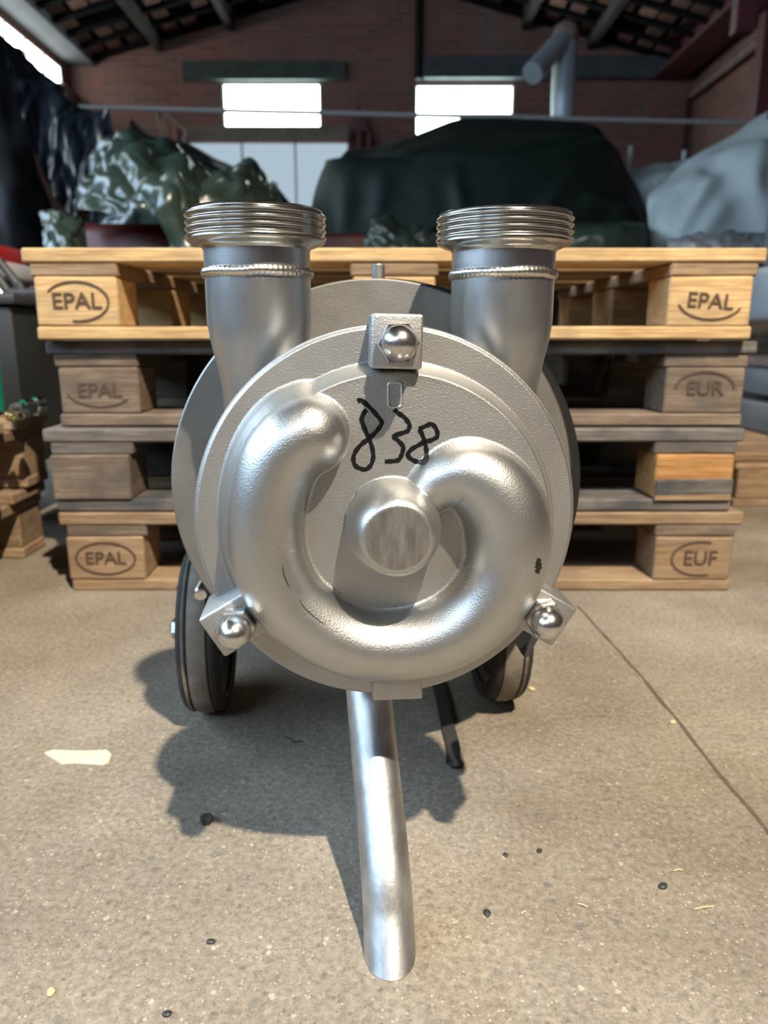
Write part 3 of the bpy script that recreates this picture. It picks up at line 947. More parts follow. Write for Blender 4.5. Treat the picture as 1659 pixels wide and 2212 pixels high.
# folded green tarp lying at its foot
tarp('folded_tarp', [
    row([(1190, 560, 3.6), (1260, 560, 3.55), (1330, 560, 3.55), (1400, 560, 3.6)]),
    row([(1185, 505, 3.62), (1260, 503, 3.57), (1330, 500, 3.57), (1396, 500, 3.62)]),
    row([(1185, 492, 3.75), (1260, 490, 3.72), (1330, 487, 3.72), (1390, 486, 3.75)]),
    row([(1190, 495, 4.2), (1260, 492, 4.2), (1330, 490, 4.2), (1380, 490, 4.2)]),
    row([(1190, 600, 4.25), (1260, 600, 4.25), (1330, 600, 4.25), (1380, 600, 4.25)]),
], M['tarp_green'], 'folded green tarp lying between the dark tarp and the pale tarp', 'tarp', 50, 40, .008, 7, 1.0, .01)
# small crumpled green end hanging at the dark tarp's front
tarp('crumpled_tarp', [
    row([(780, 580, 3.9), (830, 580, 3.85), (880, 580, 3.85), (935, 580, 3.9), (960, 580, 4.0)]),
    row([(785, 520, 3.92), (830, 515, 3.85), (880, 520, 3.87), (935, 515, 3.92), (958, 530, 4.0)]),
    row([(800, 490, 4.0), (828, 478, 3.92), (880, 500, 3.95), (930, 498, 3.98), (955, 520, 4.05)]),
    row([(805, 492, 4.3), (830, 480, 4.3), (880, 496, 4.3), (930, 498, 4.3), (950, 520, 4.3)]),
    row([(805, 600, 4.35), (830, 600, 4.35), (880, 600, 4.35), (930, 600, 4.35), (950, 600, 4.35)]),
], M['tarp_green'], 'crumpled green tarp end lying in front of the big dark tarp', 'tarp', 50, 40, .02, 9, 4.0, .04)

# crumpled olive tarp over the red machine, left
tarp('olive_tarp', [
    row([(160, 520, 3.25), (175, 470, 3.2), (205, 455, 3.1), (250, 462, 3.05), (300, 442, 3.0), (345, 470, 3.0), (375, 560, 2.95), (450, 580, 3.0), (560, 580, 3.1), (640, 580, 3.4)]),
    row([(168, 470, 3.3), (185, 430, 3.25), (215, 420, 3.1), (260, 420, 3.05), (305, 418, 3.02), (360, 440, 3.0), (410, 490, 3.0), (470, 500, 3.05), (555, 500, 3.15), (632, 520, 3.5)]),
    row([(178, 410, 3.4), (195, 380, 3.35), (230, 370, 3.2), (270, 362, 3.15), (315, 372, 3.12), (370, 385, 3.15), (420, 405, 3.15), (480, 425, 3.2), (548, 440, 3.3), (618, 470, 3.6)]),
    row([(195, 345, 3.55), (225, 328, 3.45), (258, 318, 3.4), (285, 312, 3.35), (320, 335, 3.3), (370, 348, 3.35), (425, 372, 3.4), (485, 372, 3.45), (535, 362, 3.5), (590, 410, 3.7)]),
    row([(205, 335, 3.75), (235, 318, 3.7), (265, 308, 3.65), (294, 298, 3.6), (330, 325, 3.6), (375, 340, 3.65), (430, 365, 3.7), (490, 364, 3.75), (538, 356, 3.8), (580, 400, 3.9)]),
    row([(210, 350, 4.0), (240, 340, 4.0), (268, 330, 4.0), (296, 325, 4.0), (332, 340, 4.0), (378, 352, 4.0), (432, 375, 4.0), (492, 375, 4.0), (540, 370, 4.0), (570, 410, 4.0)]),
    row([(210, 600, 4.05), (240, 600, 4.05), (268, 600, 4.05), (296, 600, 4.05), (332, 600, 4.05), (378, 600, 4.05), (432, 600, 4.05), (492, 600, 4.05), (540, 600, 4.05), (570, 600, 4.05)]),
], M['tarp_green'], 'crumpled shiny olive tarp thrown over the red machine', 'tarp', 170, 120, .03, 3.4, 7.0, .11)
tarp('olive_tarp_bundle', [
    row([(88, 580, 2.9), (120, 580, 2.8), (150, 580, 2.8), (168, 580, 2.9), (176, 580, 2.95)]),
    row([(86, 520, 2.9), (118, 515, 2.82), (150, 510, 2.82), (166, 505, 2.9), (174, 520, 2.95)]),
    row([(92, 480, 3.0), (118, 468, 2.95), (145, 475, 2.95), (162, 472, 3.0), (172, 490, 3.02)]),
    row([(95, 482, 3.08), (118, 470, 3.08), (145, 477, 3.08), (175, 474, 3.08), (190, 490, 3.08)]),
    row([(95, 600, 3.1), (118, 600, 3.1), (145, 600, 3.1), (175, 600, 3.1), (190, 600, 3.1)]),
], M['tarp_green'], 'small bundle of olive tarp gathered at the edge of the black sheet', 'tarp', 50, 40, .02, 10, 2.0, .05)

# red machines under the tarps
rm = thing('red_machine', 'dark red machine half hidden under the crumpled olive tarp', 'machine', (-.98, 3.62, 0))
obj('body', box_mesh(.80, .5, .62, .05, 3), M['red_machine'], rm, (0.0, 0, .60))
obj('skid', box_mesh(.85, .5, .30, .01), M['dark_steel'], rm, (0, 0, .15))
obj('drum', tube_mesh([(-.3, -.2, .66), (.22, -.2, .66)], .14, 32), M['red_machine'], rm)
rm2 = thing('red_machine', 'dark red machine base below the end of the big dark tarp', 'machine', (-.24, 4.22, 0))
obj('body', box_mesh(.36, .2, .62, .03, 2), M['red_machine'], rm2, (0, 0, .65))
obj('skid', box_mesh(.34, .18, .34, .01), M['dark_steel'], rm2, (0, 0, .17))

# black sheet sloping down to the right behind the olive tarp
tarp('black_sloping_sheet', [
    row([(290, 560, 4.8), (330, 560, 4.6), (430, 560, 4.6), (540, 560, 4.6), (650, 560, 4.6)]),
    row([(290, 400, 4.85), (330, 400, 4.7), (430, 410, 4.7), (540, 430, 4.7), (640, 470, 4.7)]),
    row([(284, 310, 4.95), (322, 322, 4.85), (410, 350, 4.8), (520, 385, 4.8), (620, 430, 4.8)]),
    row([(280, 275, 5.05), (318, 308, 5.0), (400, 328, 4.95), (490, 366, 4.95), (600, 405, 4.95)]),
    row([(284, 285, 5.5), (322, 315, 5.5), (405, 335, 5.5), (495, 372, 5.5), (600, 415, 5.5)]),
    row([(250, 600, 5.6), (310, 600, 5.6), (405, 600, 5.6), (495, 600, 5.6), (600, 600, 5.6)]),
], M['cloth_black'], 'matt black cover sloping down behind the crumpled olive tarp', 'cover', 60, 50, .01, 5, 1.0, .01)

# black plastic sheet hanging on the left
tarp('black_plastic_sheet', [
    row([(-60, -20, 5.0), (-15, 70, 4.8), (35, 220, 4.62), (75, 330, 4.5), (118, 425, 4.42), (160, 478, 4.4), (170, 560, 4.4)]),
    row([(-30, 30, 5.05), (40, 130, 4.85), (90, 240, 4.66), (120, 330, 4.54), (160, 420, 4.45), (200, 480, 4.42), (210, 560, 4.42)]),
    row([(10, 78, 5.15), (90, 160, 4.95), (150, 225, 4.76), (190, 300, 4.62), (215, 400, 4.52), (240, 480, 4.47), (250, 560, 4.45)]),
    row([(40, 100, 5.25), (132, 186, 5.05), (188, 236, 4.86), (235, 243, 4.76), (248, 330, 4.65), (262, 450, 4.55), (270, 560, 4.5)]),
], M['sheet_black'], 'shiny black plastic sheet hanging in a long slope below the side windows', 'sheet', 130, 100, .03, 4.0, 2.0, .035, aniso=(2.2, 1, .55))
tarp('black_curtain', [
    row([(-90, -40, 4.10), (-90, 100, 4.10), (-90, 300, 4.10), (-90, 480, 4.10), (-90, 600, 4.10)]),
    row([(-55, -25, 4.14), (-30, 80, 4.13), (0, 300, 4.12), (20, 480, 4.05), (30, 600, 4.05)]),
    row([(-50, -22, 4.17), (-5, 80, 4.17), (45, 240, 4.20), (110, 440, 4.23), (165, 600, 4.25)]),
], M['cloth_black'], 'dark black curtain hanging beside the shiny plastic sheet', 'curtain', 40, 60, .03, 5, 3.0)
# rack the sheets hang on
rk = thing('steel_rack', 'steel rack carrying the black plastic sheets along the side wall', 'rack', (-3.2, 4.9, 0))
for dx in (-.5, .25):
    for dy in (-.2, .9):
        obj('post', box_mesh(.05, .05, 2.0), M['dark_steel'], rk, (dx, dy, 1.0))
obj('shelf', box_mesh(.8, 1.15, .03), M['dark_steel'], rk, (-.12, .35, 1.2))

# pale tarp on the right
tarp('pale_tarp', [
    row([(1420, 620, 3.9), (1480, 620, 3.8), (1560, 620, 3.75), (1640, 620, 3.75), (1740, 620, 3.8)]),
    row([(1408, 535, 4.0), (1450, 535, 3.85), (1550, 535, 3.8), (1640, 530, 3.8), (1740, 520, 3.85)]),
    row([(1400, 480, 4.1), (1440, 460, 3.95), (1530, 440, 3.9), (1620, 430, 3.9), (1740, 420, 3.9)]),
    row([(1402, 430, 4.2), (1455, 400, 4.1), (1530, 350, 4.1), (1610, 320, 4.05), (1740, 300, 4.05)]),
    row([(1410, 425, 4.5), (1478, 368, 4.5), (1530, 333, 4.5), (1600, 300, 4.5), (1660, 262, 4.5)]),
    row([(1420, 430, 4.9), (1485, 375, 4.9), (1540, 340, 4.9), (1606, 305, 4.9), (1670, 275, 4.9)]),
    row([(1420, 640, 5.0), (1485, 640, 5.0), (1540, 640, 5.0), (1606, 640, 5.0), (1670, 640, 5.0)]),
], M['tarp_white'], 'pale grey tarp rising to a peak over a tall machine', 'tarp', 130, 100, .022, 2.4, 5.0, .012,
    ridges=[(P(1418, 540, 3.95), P(1520, 365, 4.1), .05, .045), (P(1450, 540, 3.85), P(1545, 380, 4.0), .05, .04), (P(1490, 540, 3.8), P(1580, 420, 3.9), .03, .05),
            (P(1530, 350, 4.1), P(1560, 400, 4.0), -.06, .07), (P(1600, 330, 4.1), P(1640, 480, 3.85), .04, .05), (P(1650, 300, 4.1), P(1610, 430, 3.9), .04, .05), (P(1700, 330, 4.1), P(1640, 540, 3.8), .04, .06)])
tarp('pale_tarp_sack', [
    row([(1385, 620, 5.2), (1420, 620, 5.15), (1470, 620, 5.15), (1520, 620, 5.3)]),
    row([(1372, 500, 5.2), (1410, 500, 5.15), (1470, 500, 5.15), (1520, 500, 5.3)]),
    row([(1366, 440, 5.25), (1400, 430, 5.2), (1460, 420, 5.2), (1520, 420, 5.3)]),
    row([(1360, 386, 5.35), (1395, 377, 5.3), (1440, 370, 5.3), (1500, 366, 5.4)]),
    row([(1362, 388, 5.8), (1398, 380, 5.8), (1442, 373, 5.8), (1500, 370, 5.8)]),
    row([(1362, 620, 5.9), (1398, 620, 5.9), (1442, 620, 5.9), (1500, 620, 5.9)]),
], M['tarp_white'], 'low pale tarp bundle between the big dark tarp and the pale peak', 'tarp', 50, 50, .012, 5, 8.0, .025)
tarp('plastic_film', [
    row([(1440, 570, 3.0), (1500, 570, 2.95), (1580, 570, 2.95), (1680, 570, 3.0)]),
    row([(1442, 530, 3.0), (1500, 525, 2.96), (1580, 525, 2.96), (1680, 528, 3.0)]),
    row([(1450, 522, 3.2), (1500, 512, 3.2), (1580, 508, 3.2), (1680, 515, 3.2)]),
    row([(1455, 530, 3.5), (1500, 520, 3.5), (1580, 515, 3.5), (1680, 520, 3.5)]),
    row([(1455, 620, 3.55), (1500, 620, 3.55), (1580, 620, 3.55), (1680, 620, 3.55)]),
], M['film_clear'], 'crumpled grey plastic film spread in front of the pale tarp', 'film', 70, 40, .02, 11, 3.0, .03)
for (x, y0, y1, lab) in ((1360, 316, 430, 'thin pale upright post beside the big dark tarp'), (1476, 326, 430, 'thin pale upright post behind the low pale bundle')):
    a, b = P(x + 3, y0, 6.2), P(x - 3, y1, 6.2)
    pt = thing('thin_post', lab, 'post', (b.x, b.y, 0))
    obj('shaft', tube_mesh([Vector((0, 0, 0)), Vector((a.x - b.x, 0, a.z))], .019, 10), M['lgrey_paint'], pt)
    obj('foot_plate', box_mesh(.14, .14, .012), M['lgrey_paint'], pt, (0, 0, .006))
# wooden cases under the tarps so that they rest on something
def case(name, label, x0, x1, y0, y1, h):
    c = thing(name, label, 'crate', ((x0 + x1) / 2, (y0 + y1) / 2, 0))
    obj('body', box_mesh(x1 - x0, y1 - y0, h - .1, .01), M['wood2'], c, (0, 0, .1 + (h - .1) / 2))
    for dx in (-.35, .35):
        obj('skid', box_mesh(.1, y1 - y0, .1), M['wood2'], c, (dx * (x1 - x0), 0, .05))
case('machine_case', 'wooden machine case hidden under the big dark green tarp', -.05, 1.35, 5.2, 6.4, .95)
case('machine_case', 'wooden machine case hidden under the pale tarp', 1.75, 2.2, 4.15, 4.75, .85)
case('machine_case', 'low wooden case carrying the folded tarp and plastic film', 1.15, 1.6, 3.1, 3.5, .60)
case('machine_case', 'low wooden case under the black cover', -1.5, -.9, 4.85, 5.4, .95)
case('machine_case', 'low wooden case under the olive tarp bundle', -1.34, -1.14, 2.9, 3.25, .62)
case('machine_case', 'low wooden case under the pale bundle', 1.75, 1.95, 5.35, 5.75, .95)

# ------------------------------------------------------------------ the pump
YAW = .08
pump = thing('centrifugal_pump', 'silver cast steel pump on a two wheeled cart with number 838 in black marker', 'pump', (.003, .53, 0), YAW)
ZC = .3145                        # shaft height
RC = .1405                        # cover radius
PM = Matrix.Translation((.003, .53, 0)) @ Matrix.Rotation(YAW, 4, 'Z')
PMI = PM.inverted()
def loc(px, py, y_local):         # pixel -> local pump coordinates on the local plane y = y_local
    d = ray(px, py)
    o_ = PMI @ Vector((0, 0, CAM_H))
    dl = PMI.to_3x3() @ d
    t = (y_local - o_.y) / dl.y
    return o_ + dl * t

# --- height field of the cast cover
FACE = .021
vol_px = [(668, 945, 82), (632, 965, 84), (598, 1010, 84), (575, 1080, 84), (568, 1160, 83), (580, 1235, 82), (620, 1310, 80),
          (690, 1370, 78), (765, 1404, 76), (840, 1413, 76), (920, 1402, 78), (995, 1370, 80), (1055, 1320, 83), (1098, 1250, 87),
          (1110, 1180, 90), (1100, 1115, 88), (1065, 1062, 82), (1015, 1035, 72), (965, 1046, 58), (925, 1078, 46)]
vp = []
for x, y, r in vol_px:
    q = loc(x, y, -.040)
    e = loc(x + r, y, -.033)
    e0_ = loc(x, y, -.033)
    vp.append((q.x, q.z - ZC, (e.x - e0_.x)))
VPC = resample(vp, 96)
DENSE = 200
VPD = resample(vp, 95 * DENSE + 1)
HB = loc(862, 1172, -.074)
HX, HZ = HB.x, HB.z - ZC

def smax(a, b, k):
    h = np.clip(0.5 + 0.5 * (a - b) / k, 0, 1)
    return b * (1 - h) + a * h + k * h * (1 - h)

def sstep(e0, e1, x):
    t = np.clip((x - e0) / (e1 - e0), 0, 1)
    return t * t * (3 - 2 * t)

def heights(x, z):
    r0 = np.hypot(x, z)
    r1 = np.hypot(x - .003, z + .005)
    face = FACE * (1 - sstep(.1125, .1215, r1)) + .002 * (1 - np.clip(r1 / .11, 0, 1) ** 2)
    face = face - .0025 * sstep(.1375, RC, r0)
    best = np.full(x.shape, -1e9); kb = np.zeros(x.shape, int)
    for k, (px_, pz_, pr_) in enumerate(VPC):
        f = pr_ - np.hypot(x - px_, z - pz_)
        mk = f > best
        best = np.where(mk, f, best); kb = np.where(mk, k, kb)
    sidx = kb.astype(float)
    step = 1.0
    for it in range(3):                              # refine the nearest point on the dense curve
        def ff(si):
            q = VPD[np.clip(np.rint(si * DENSE), 0, len(VPD) - 1).astype(int)]
            return q[..., 2] - np.hypot(x - q[..., 0], z - q[..., 1])
        f0, f1, f2 = ff(sidx - step), ff(sidx), ff(sidx + step)
        den = f0 - 2 * f1 + f2
        off = np.where(np.abs(den) > 1e-12, 0.5 * (f0 - f2) / np.where(np.abs(den) > 1e-12, den, 1), 0)
        sidx = np.clip(sidx + np.clip(off, -1, 1) * step, 0, len(VPC) - 1)
        step *= 0.5
    q = VPD[np.clip(np.rint(sidx * DENSE), 0, len(VPD) - 1).astype(int)]
    dd = np.hypot(x - q[..., 0], z - q[..., 1]); rr = q[..., 2]
    ax = FACE + .004
    tube = np.where(dd < rr, ax + 1.08 * np.sqrt(np.maximum(rr * rr - dd * dd, 0)), ax - 3.0 * (dd - rr))
    rh = np.hypot(x - HX, z - HZ)
    t = np.clip((rh - .0212) / .0122, 0, 1)
    hub = FACE + .046 * (1 - t ** 2.0) ** (1 / 2.0)
    hub = np.where(rh > .0334, FACE - 3.0 * (rh - .0334), hub)
    h = smax(face, tube, .0075)
    hub_s = smax(h, hub, .0035)
    reg = np.zeros(x.shape, int)
    reg[tube > face] = 1
    reg[(hub > np.maximum(face, tube))] = 2
    reg[(rh < .0212) & (hub > tube)] = 3
    return hub_s, reg

NR, NA = 210, 720
rs = RC * (np.arange(1, NR + 1) / NR)
an = np.linspace(0, 2 * math.pi, NA, endpoint=False)
# polar grid about the hub so the hub edge stays round, reaching out to the cover rim
ca, sa = np.cos(an), np.sin(an)
bq = HX * ca + HZ * sa
lim = -bq + np.sqrt(bq * bq - (HX * HX + HZ * HZ - RC * RC))
frac = np.arange(0, NR + 1) / NR
X = HX + np.outer(frac, lim * ca)
Z = HZ + np.outer(frac, lim * sa)
Hh, reg = heights(X, Z)
verts = np.stack([X, -Hh, Z], -1).reshape(-1, 3)
idx = np.arange((NR + 1) * NA).reshape(NR + 1, NA)
nxt = np.roll(idx, -1, 1)
quads = np.stack([idx[:-1], idx[1:], nxt[1:], nxt[:-1]], -1).reshape(-1, 4)
qreg = reg[1:, :].reshape(-1)
# analytic normals by finite differences
e = 3e-4
hx = (heights(X + e, Z)[0] - heights(X - e, Z)[0]) / (2 * e)
hz = (heights(X, Z + e)[0] - heights(X, Z - e)[0]) / (2 * e)
nrm = np.stack([-hx, -np.ones_like(hx), -hz], -1)
nrm[..., 1] = -1
nrm = np.stack([-hx * 1.0, -np.ones_like(hx), -hz], -1)
nrm = nrm * np.array([1, 1, 1])
nl = np.linalg.norm(nrm, axis=-1, keepdims=True)
nrm = (nrm / nl).reshape(-1, 3)
# surface y = -h(x,z): outward normal (toward -y) is (-hx, -1, -hz)

def sub_mesh(k, name):
    q = quads[qreg == k]
    used, inv = np.unique(q, return_inverse=True)
    me = bpy.data.meshes.new(name)
    me.from_pydata(verts[used].tolist(), [], inv.reshape(-1, 4).tolist())
    me.update()
    me.shade_smooth()
    me.normals_split_custom_set_from_vertices([tuple(v) for v in nrm[used]])
    return me

cover = obj('cover_plate', sub_mesh(0, 'cover_plate'), M['cast'], pump, (0, 0, ZC))
cover['label'] = 'sand blasted round cover plate'
obj('volute', sub_mesh(1, 'volute'), M['cast_smooth'], pump, (0, 0, ZC))['label'] = 'snail shaped raised channel'
obj('hub', sub_mesh(2, 'hub'), M['cast_smooth'], pump, (0, 0, ZC))
obj('hub_face', sub_mesh(3, 'hub_face'), M['hub_face'], pump, (0, 0, ZC))['label'] = 'flat oxidised hub face'
# rim of the cover
obj('cover_rim', lathe_mesh([(RC, .0025), (RC + .0006, .004), (RC + .0006, .016), (RC - .001, .018), (RC - .03, .018)], 160, 'y'), M['cast'], pump, (0, 0, ZC))
# casing behind the cover
obj('casing', lathe_mesh([(RC - .03, .0185), (RC - .002, .0185), (RC - .002, .030), (.118, .033), (.116, .06), (.112, .105), (.095, .118), (.06, .122), (.06, .150)], 128, 'y'), M['cast'], pump, (0, 0, ZC))

def hsurf(x, z):
    h, _ = heights(np.array([x], float), np.array([z], float))
    return float(h[0])

# cast rectangle mark
mk0, mk1 = loc(836, 823, -FACE), loc(871, 882, -FACE)
cx, cz = (mk0.x + mk1.x) / 2, (mk0.z + mk1.z) / 2 - ZC
hw, hh_, rr_ = abs(mk1.x - mk0.x) / 2 - .001, abs(mk1.z - mk0.z) / 2 - .001, .0022
pts = []
for sx, sz, a0 in ((1, 1, 0), (-1, 1, 90), (-1, -1, 180), (1, -1, 270)):
    for k in range(7):
        a = math.radians(a0 + 90 * k / 6)
        pts.append((cx + sx * (hw - rr_) + rr_ * math.cos(a), cz + sz * (hh_ - rr_) + rr_ * math.sin(a)))
pts.append(pts[0])
tp = [Vector((x, -hsurf(x, z) + .0004, z)) for x, z in pts]
obj('cast_mark', tube_mesh(tp, .0012, 8, cap=False), M['cast'], pump, (0, 0, ZC))

# marker strokes
def stroke(pts, w, dep=FACE + .001):
    A = resample(pts, max(24, len(pts) * 10))
    L_ = []
    for k in range(len(A)):
        q = loc(A[k][0], A[k][1], -dep)
        L_.append((q.x, q.z - ZC))
    L_ = np.array(L_)
    V, Fc = [], []
    n = len(L_)
    for k in range(n):
        t = L_[min(k + 1, n - 1)] - L_[max(k - 1, 0)]
        t = t / (np.linalg.norm(t) + 1e-12)
        nn = np.array([-t[1], t[0]])
        ww = w * (1 + .12 * math.sin(k * .5))
        for s in (-1, -.33, .33, 1):
            p_ = L_[k] + nn * ww * s
            V.append((p_[0], -hsurf(*p_) - .00035, p_[1]))
        if k:
            b = 4 * (k - 1)
            for j in range(3):
                Fc.append((b + j, b + j + 1, b + 5 + j, b + 4 + j))
    return V, Fc
def zm(pts):                      # coordinates read in the 740..980 x 660..1040 enlargement (5.82x)
    return [(740 + x / 5.821, 660 + y / 5.821) for x, y in pts]
DIG = {
    'marker_digit_eight': [zm([(190, 1205), (235, 1190), (340, 1280), (430, 1380), (490, 1465), (465, 1530), (400, 1610), (320, 1680), (230, 1750), (160, 1840), (135, 1930), (160, 2010), (230, 2050), (300, 2055), (360, 1995), (385, 1900), (375, 1800), (340, 1690), (290, 1580), (250, 1480), (240, 1410), (275, 1340), (305, 1312)])],
    'marker_digit_three': [zm([(650, 1305), (690, 1345), (770, 1400), (830, 1475), (840, 1530), (815, 1575), (740, 1605), (645, 1640), (700, 1700), (760, 1770), (755, 1830), (735, 1890), (700, 1940), (620, 1955), (530, 1962)])],
    'marker_digit_eight.001': [zm([(960, 1555), (1040, 1515), (1115, 1490), (1165, 1530), (1192, 1600), (1185, 1650), (1120, 1690), (1030, 1715), (940, 1760), (860, 1810), (818, 1870), (830, 1900), (890, 1945), (960, 1965), (1020, 1940), (1052, 1880), (1050, 1800), (1030, 1710), (1000, 1620), (962, 1555)])],
}
for nm, strokes in DIG.items():
    V, Fc = [], []
    for s in strokes:
        v, f = stroke(s, .0015)
        b = len(V)
        V += v
        Fc += [tuple(q + b for q in ff) for ff in f]
    obj(nm.split('.')[0], mesh_from(V, Fc, 'ink', True), M['ink'], pump, (0, 0, ZC))['label'] = 'black hand-written digit ' + ('three' if 'three' in nm else 'eight')
# dark scuff on the volute
v_, f_ = stroke([(1153, 1201), (1161, 1204), (1152, 1209), (1163, 1213), (1151, 1217), (1163, 1221), (1152, 1226), (1160, 1231)], .0010, .046)
obj('ink_scuff', mesh_from(v_, f_, 'ink', True), M['ink'], pump, (0, 0, ZC))
for pts_ in ([(611, 1215), (614, 1235), (622, 1256), (629, 1268)], [(646, 1288), (660, 1310), (690, 1336), (705, 1345)]):
    A_ = resample(pts_, 16)
    L2 = [loc(a_[0], a_[1], -.046) for a_ in A_]
    V, Fc = [], []
    for k, q in enumerate(L2):
        w = .0005 * math.sin(math.pi * (k + .5) / 16)
        for dx in (-w, w):
            V.append((q.x + dx, -hsurf(q.x + dx, q.z - ZC) - .0002, q.z - ZC))
        if k:
            Fc.append((2 * k - 2, 2 * k - 1, 2 * k + 1, 2 * k))
    obj('scratch', mesh_from(V, Fc), M['dark_steel'], pump, (0, 0, ZC))

# --- lugs with cap nuts
def nut_mesh():
    bm = bmesh.new()
    n = 6
    R = .0128
    rings = []
    for (r, y) in ((R, 0.0), (R, -.0085), (R * .93, -.0105)):
        rings.append([bm.verts.new((r * math.cos(math.pi / 3 * k + .3), y, r * math.sin(math.pi / 3 * k + .3))) for k in range(6)])
    for a, b in zip(rings, rings[1:]):
        for k in range(6):
            bm.faces.new((a[k], a[(k + 1) % 6], b[(k + 1) % 6], b[k]))
    bm.faces.new(rings[0][::-1]); bm.faces.new(rings[-1])
    # dome
    prof = [(.0103, -.0103), (.0104, -.014), (.0099, -.0175), (.0085, -.0212), (.0062, -.0241), (.0035, -.0257), (.0012, -.0262)]
    m = 28
    pr = []
    for r, y in prof:
        pr.append([bm.verts.new((r * math.cos(2 * math.pi * k / m), y, r * math.sin(2 * math.pi * k / m))) for k in range(m)])
    for a, b in zip(pr, pr[1:]):
        for k in range(m):
            bm.faces.new((a[k], a[(k + 1) % m], b[(k + 1) % m], b[k]))
    bm.faces.new(pr[-1])
    return bm_mesh(bm, 'cap_nut', True, 32)
NUT = nut_mesh()
RB = .128
def lug(ang, sx, sz, d0, d1, shift=0.0):
    a = math.radians(ang)
    me = box_mesh(sx, d0 + d1, sz, .0022, 3)
    x, z = (RB + shift) * math.cos(a), (RB + shift) * math.sin(a)
    o = obj('lug', me, M['cast'], pump, (x, -(d0 - d1) / 2, ZC + z), (0, -(a - math.pi / 2), 0))
    nn = obj('cap_nut', NUT, M['nut'], o, (0, -(d0 + d1) / 2 - .0003, -shift), (0, .25, 0))
    nn.scale = (1.12, 1.08, 1.12)
    return o
lug(90 - 1.5, .0345, .036, .029, .012, .001)
lug(211, .034, .040, .030, .020, .002)
lug(329, .034, .040, .030, .020, .002)
# foot tab below the volute
t0 = loc(859, 1482, -.036)
bm = bmesh.new()
add_box(bm, -.0185, .0185, -.036, .006, -.0115, .0105)
for v in bm.verts:
    if v.co.z > 0:
        v.co.x *= .93
bmesh.ops.bevel(bm, geom=list(bm.edges), offset=.0018, segments=2, affect='EDGES', profile=.5)
obj('foot_tab', bm_mesh(bm, 'tab', True, 40), M['cast'], pump, (t0.x, 0, t0.z))

# --- ports with threaded unions
def port(px_, nm):
    xl = px_
    prof = [(.031, .360), (.0315, .385), (.0325, .405), (.036, .425), (.0400, .443), (.0418, .458), (.0418, .509)]
    body = obj(nm, lathe_mesh(prof + [(.0418, .5125)], 96), M['steel_pipe'], pump, (xl, .098, 0))
    # weld bead
    V, Fc = [], []
    n, m = 220, 8
    for k in range(n):
        a = 2 * math.pi * k / n
        rip = .0003 * math.sin(k * 1.9) + .0005 * noise.noise(Vector((k * .12, xl * 40, 0)))
        zz = .4945 + .0012 * noise.noise(Vector((math.cos(a) * 2, math.sin(a) * 2, xl * 30)))
        for j in range(m):
            b = 2 * math.pi * j / m
            r = .0411 + (.0034 + rip * .8) * math.cos(b)
            V.append((r * math.cos(a), r * math.sin(a), zz + (.0042 + rip) * math.sin(b)))
    for k in range(n):
        for j in range(m):
            Fc.append((k * m + j, ((k + 1) % n) * m + j, ((k + 1) % n) * m + (j + 1) % m, k * m + (j + 1) % m))
    obj('weld_bead', mesh_from(V, Fc, 'weld', True), M['weld'], body)
    z0 = .5115
    pr = [(.0415, z0), (.0424, z0 + .001), (.0432, z0 + .0025), (.0475, z0 + .0040), (.0530, z0 + .0060), (.0542, z0 + .0070)]
    nth, pitch = 4, .0051
    for k in range(nth * 8 + 1):
        t = k / 8
        pr.append((.0539 + .0012 * math.cos(2 * math.pi * (t + .5)) , z0 + .0075 + t * pitch))
    zt_ = z0 + .0075 + nth * pitch
    pr += [(.0530, zt_ + .0012), (.0515, zt_ + .002), (.0440, zt_ + .002), (.0425, zt_ + .0005), (.0420, zt_ - .006), (.0395, zt_ - .02), (.0395, z0)]
    u = obj('threaded_union', lathe_mesh(pr, 128, angle=60), M['thread'], body)
    return body
port(-.0962, 'inlet_pipe')
port(.1025, 'outlet_pipe')

# --- rear plate, black ring, motor
obj('rear_plate', lathe_mesh([(.0, .150), (.186, .150), (.1875, .1515), (.1875, .159), (0, .159)], 160, 'y'), M['plate_back'], pump, (.001, 0, .308))['label'] = 'flat grey rear plate'
obj('gasket_ring', lathe_mesh([(.10, .160), (.192, .160), (.1935, .162), (.1935, .180), (.10, .180)], 160, 'y'), M['black'], pump, (.008, 0, .303))['label'] = 'black ring behind the rear plate'
st = loc(817, 592, .172)
obj('stud', lathe_mesh([(0, -.012), (.006, -.012), (.006, .0055), (.005, .0068), (0, .0068)], 24), M['plate_back'], pump, (st.x, .172, .5025))
obj('motor', lathe_mesh([(.0, .181), (.135, .181), (.135, .40), (.12, .43), (.05, .44), (0, .44)], 64, 'y'), M['motor'], pump, (0, 0, .303))
fin = box_mesh(.006, .20, .016)
for k in range(24):
    a = 2 * math.pi * k / 24
    obj('cooling_fin', fin, M['motor'], pump, (.141 * math.cos(a), .29, .303 + .141 * math.sin(a)), (0, -(a - math.pi / 2), 0))

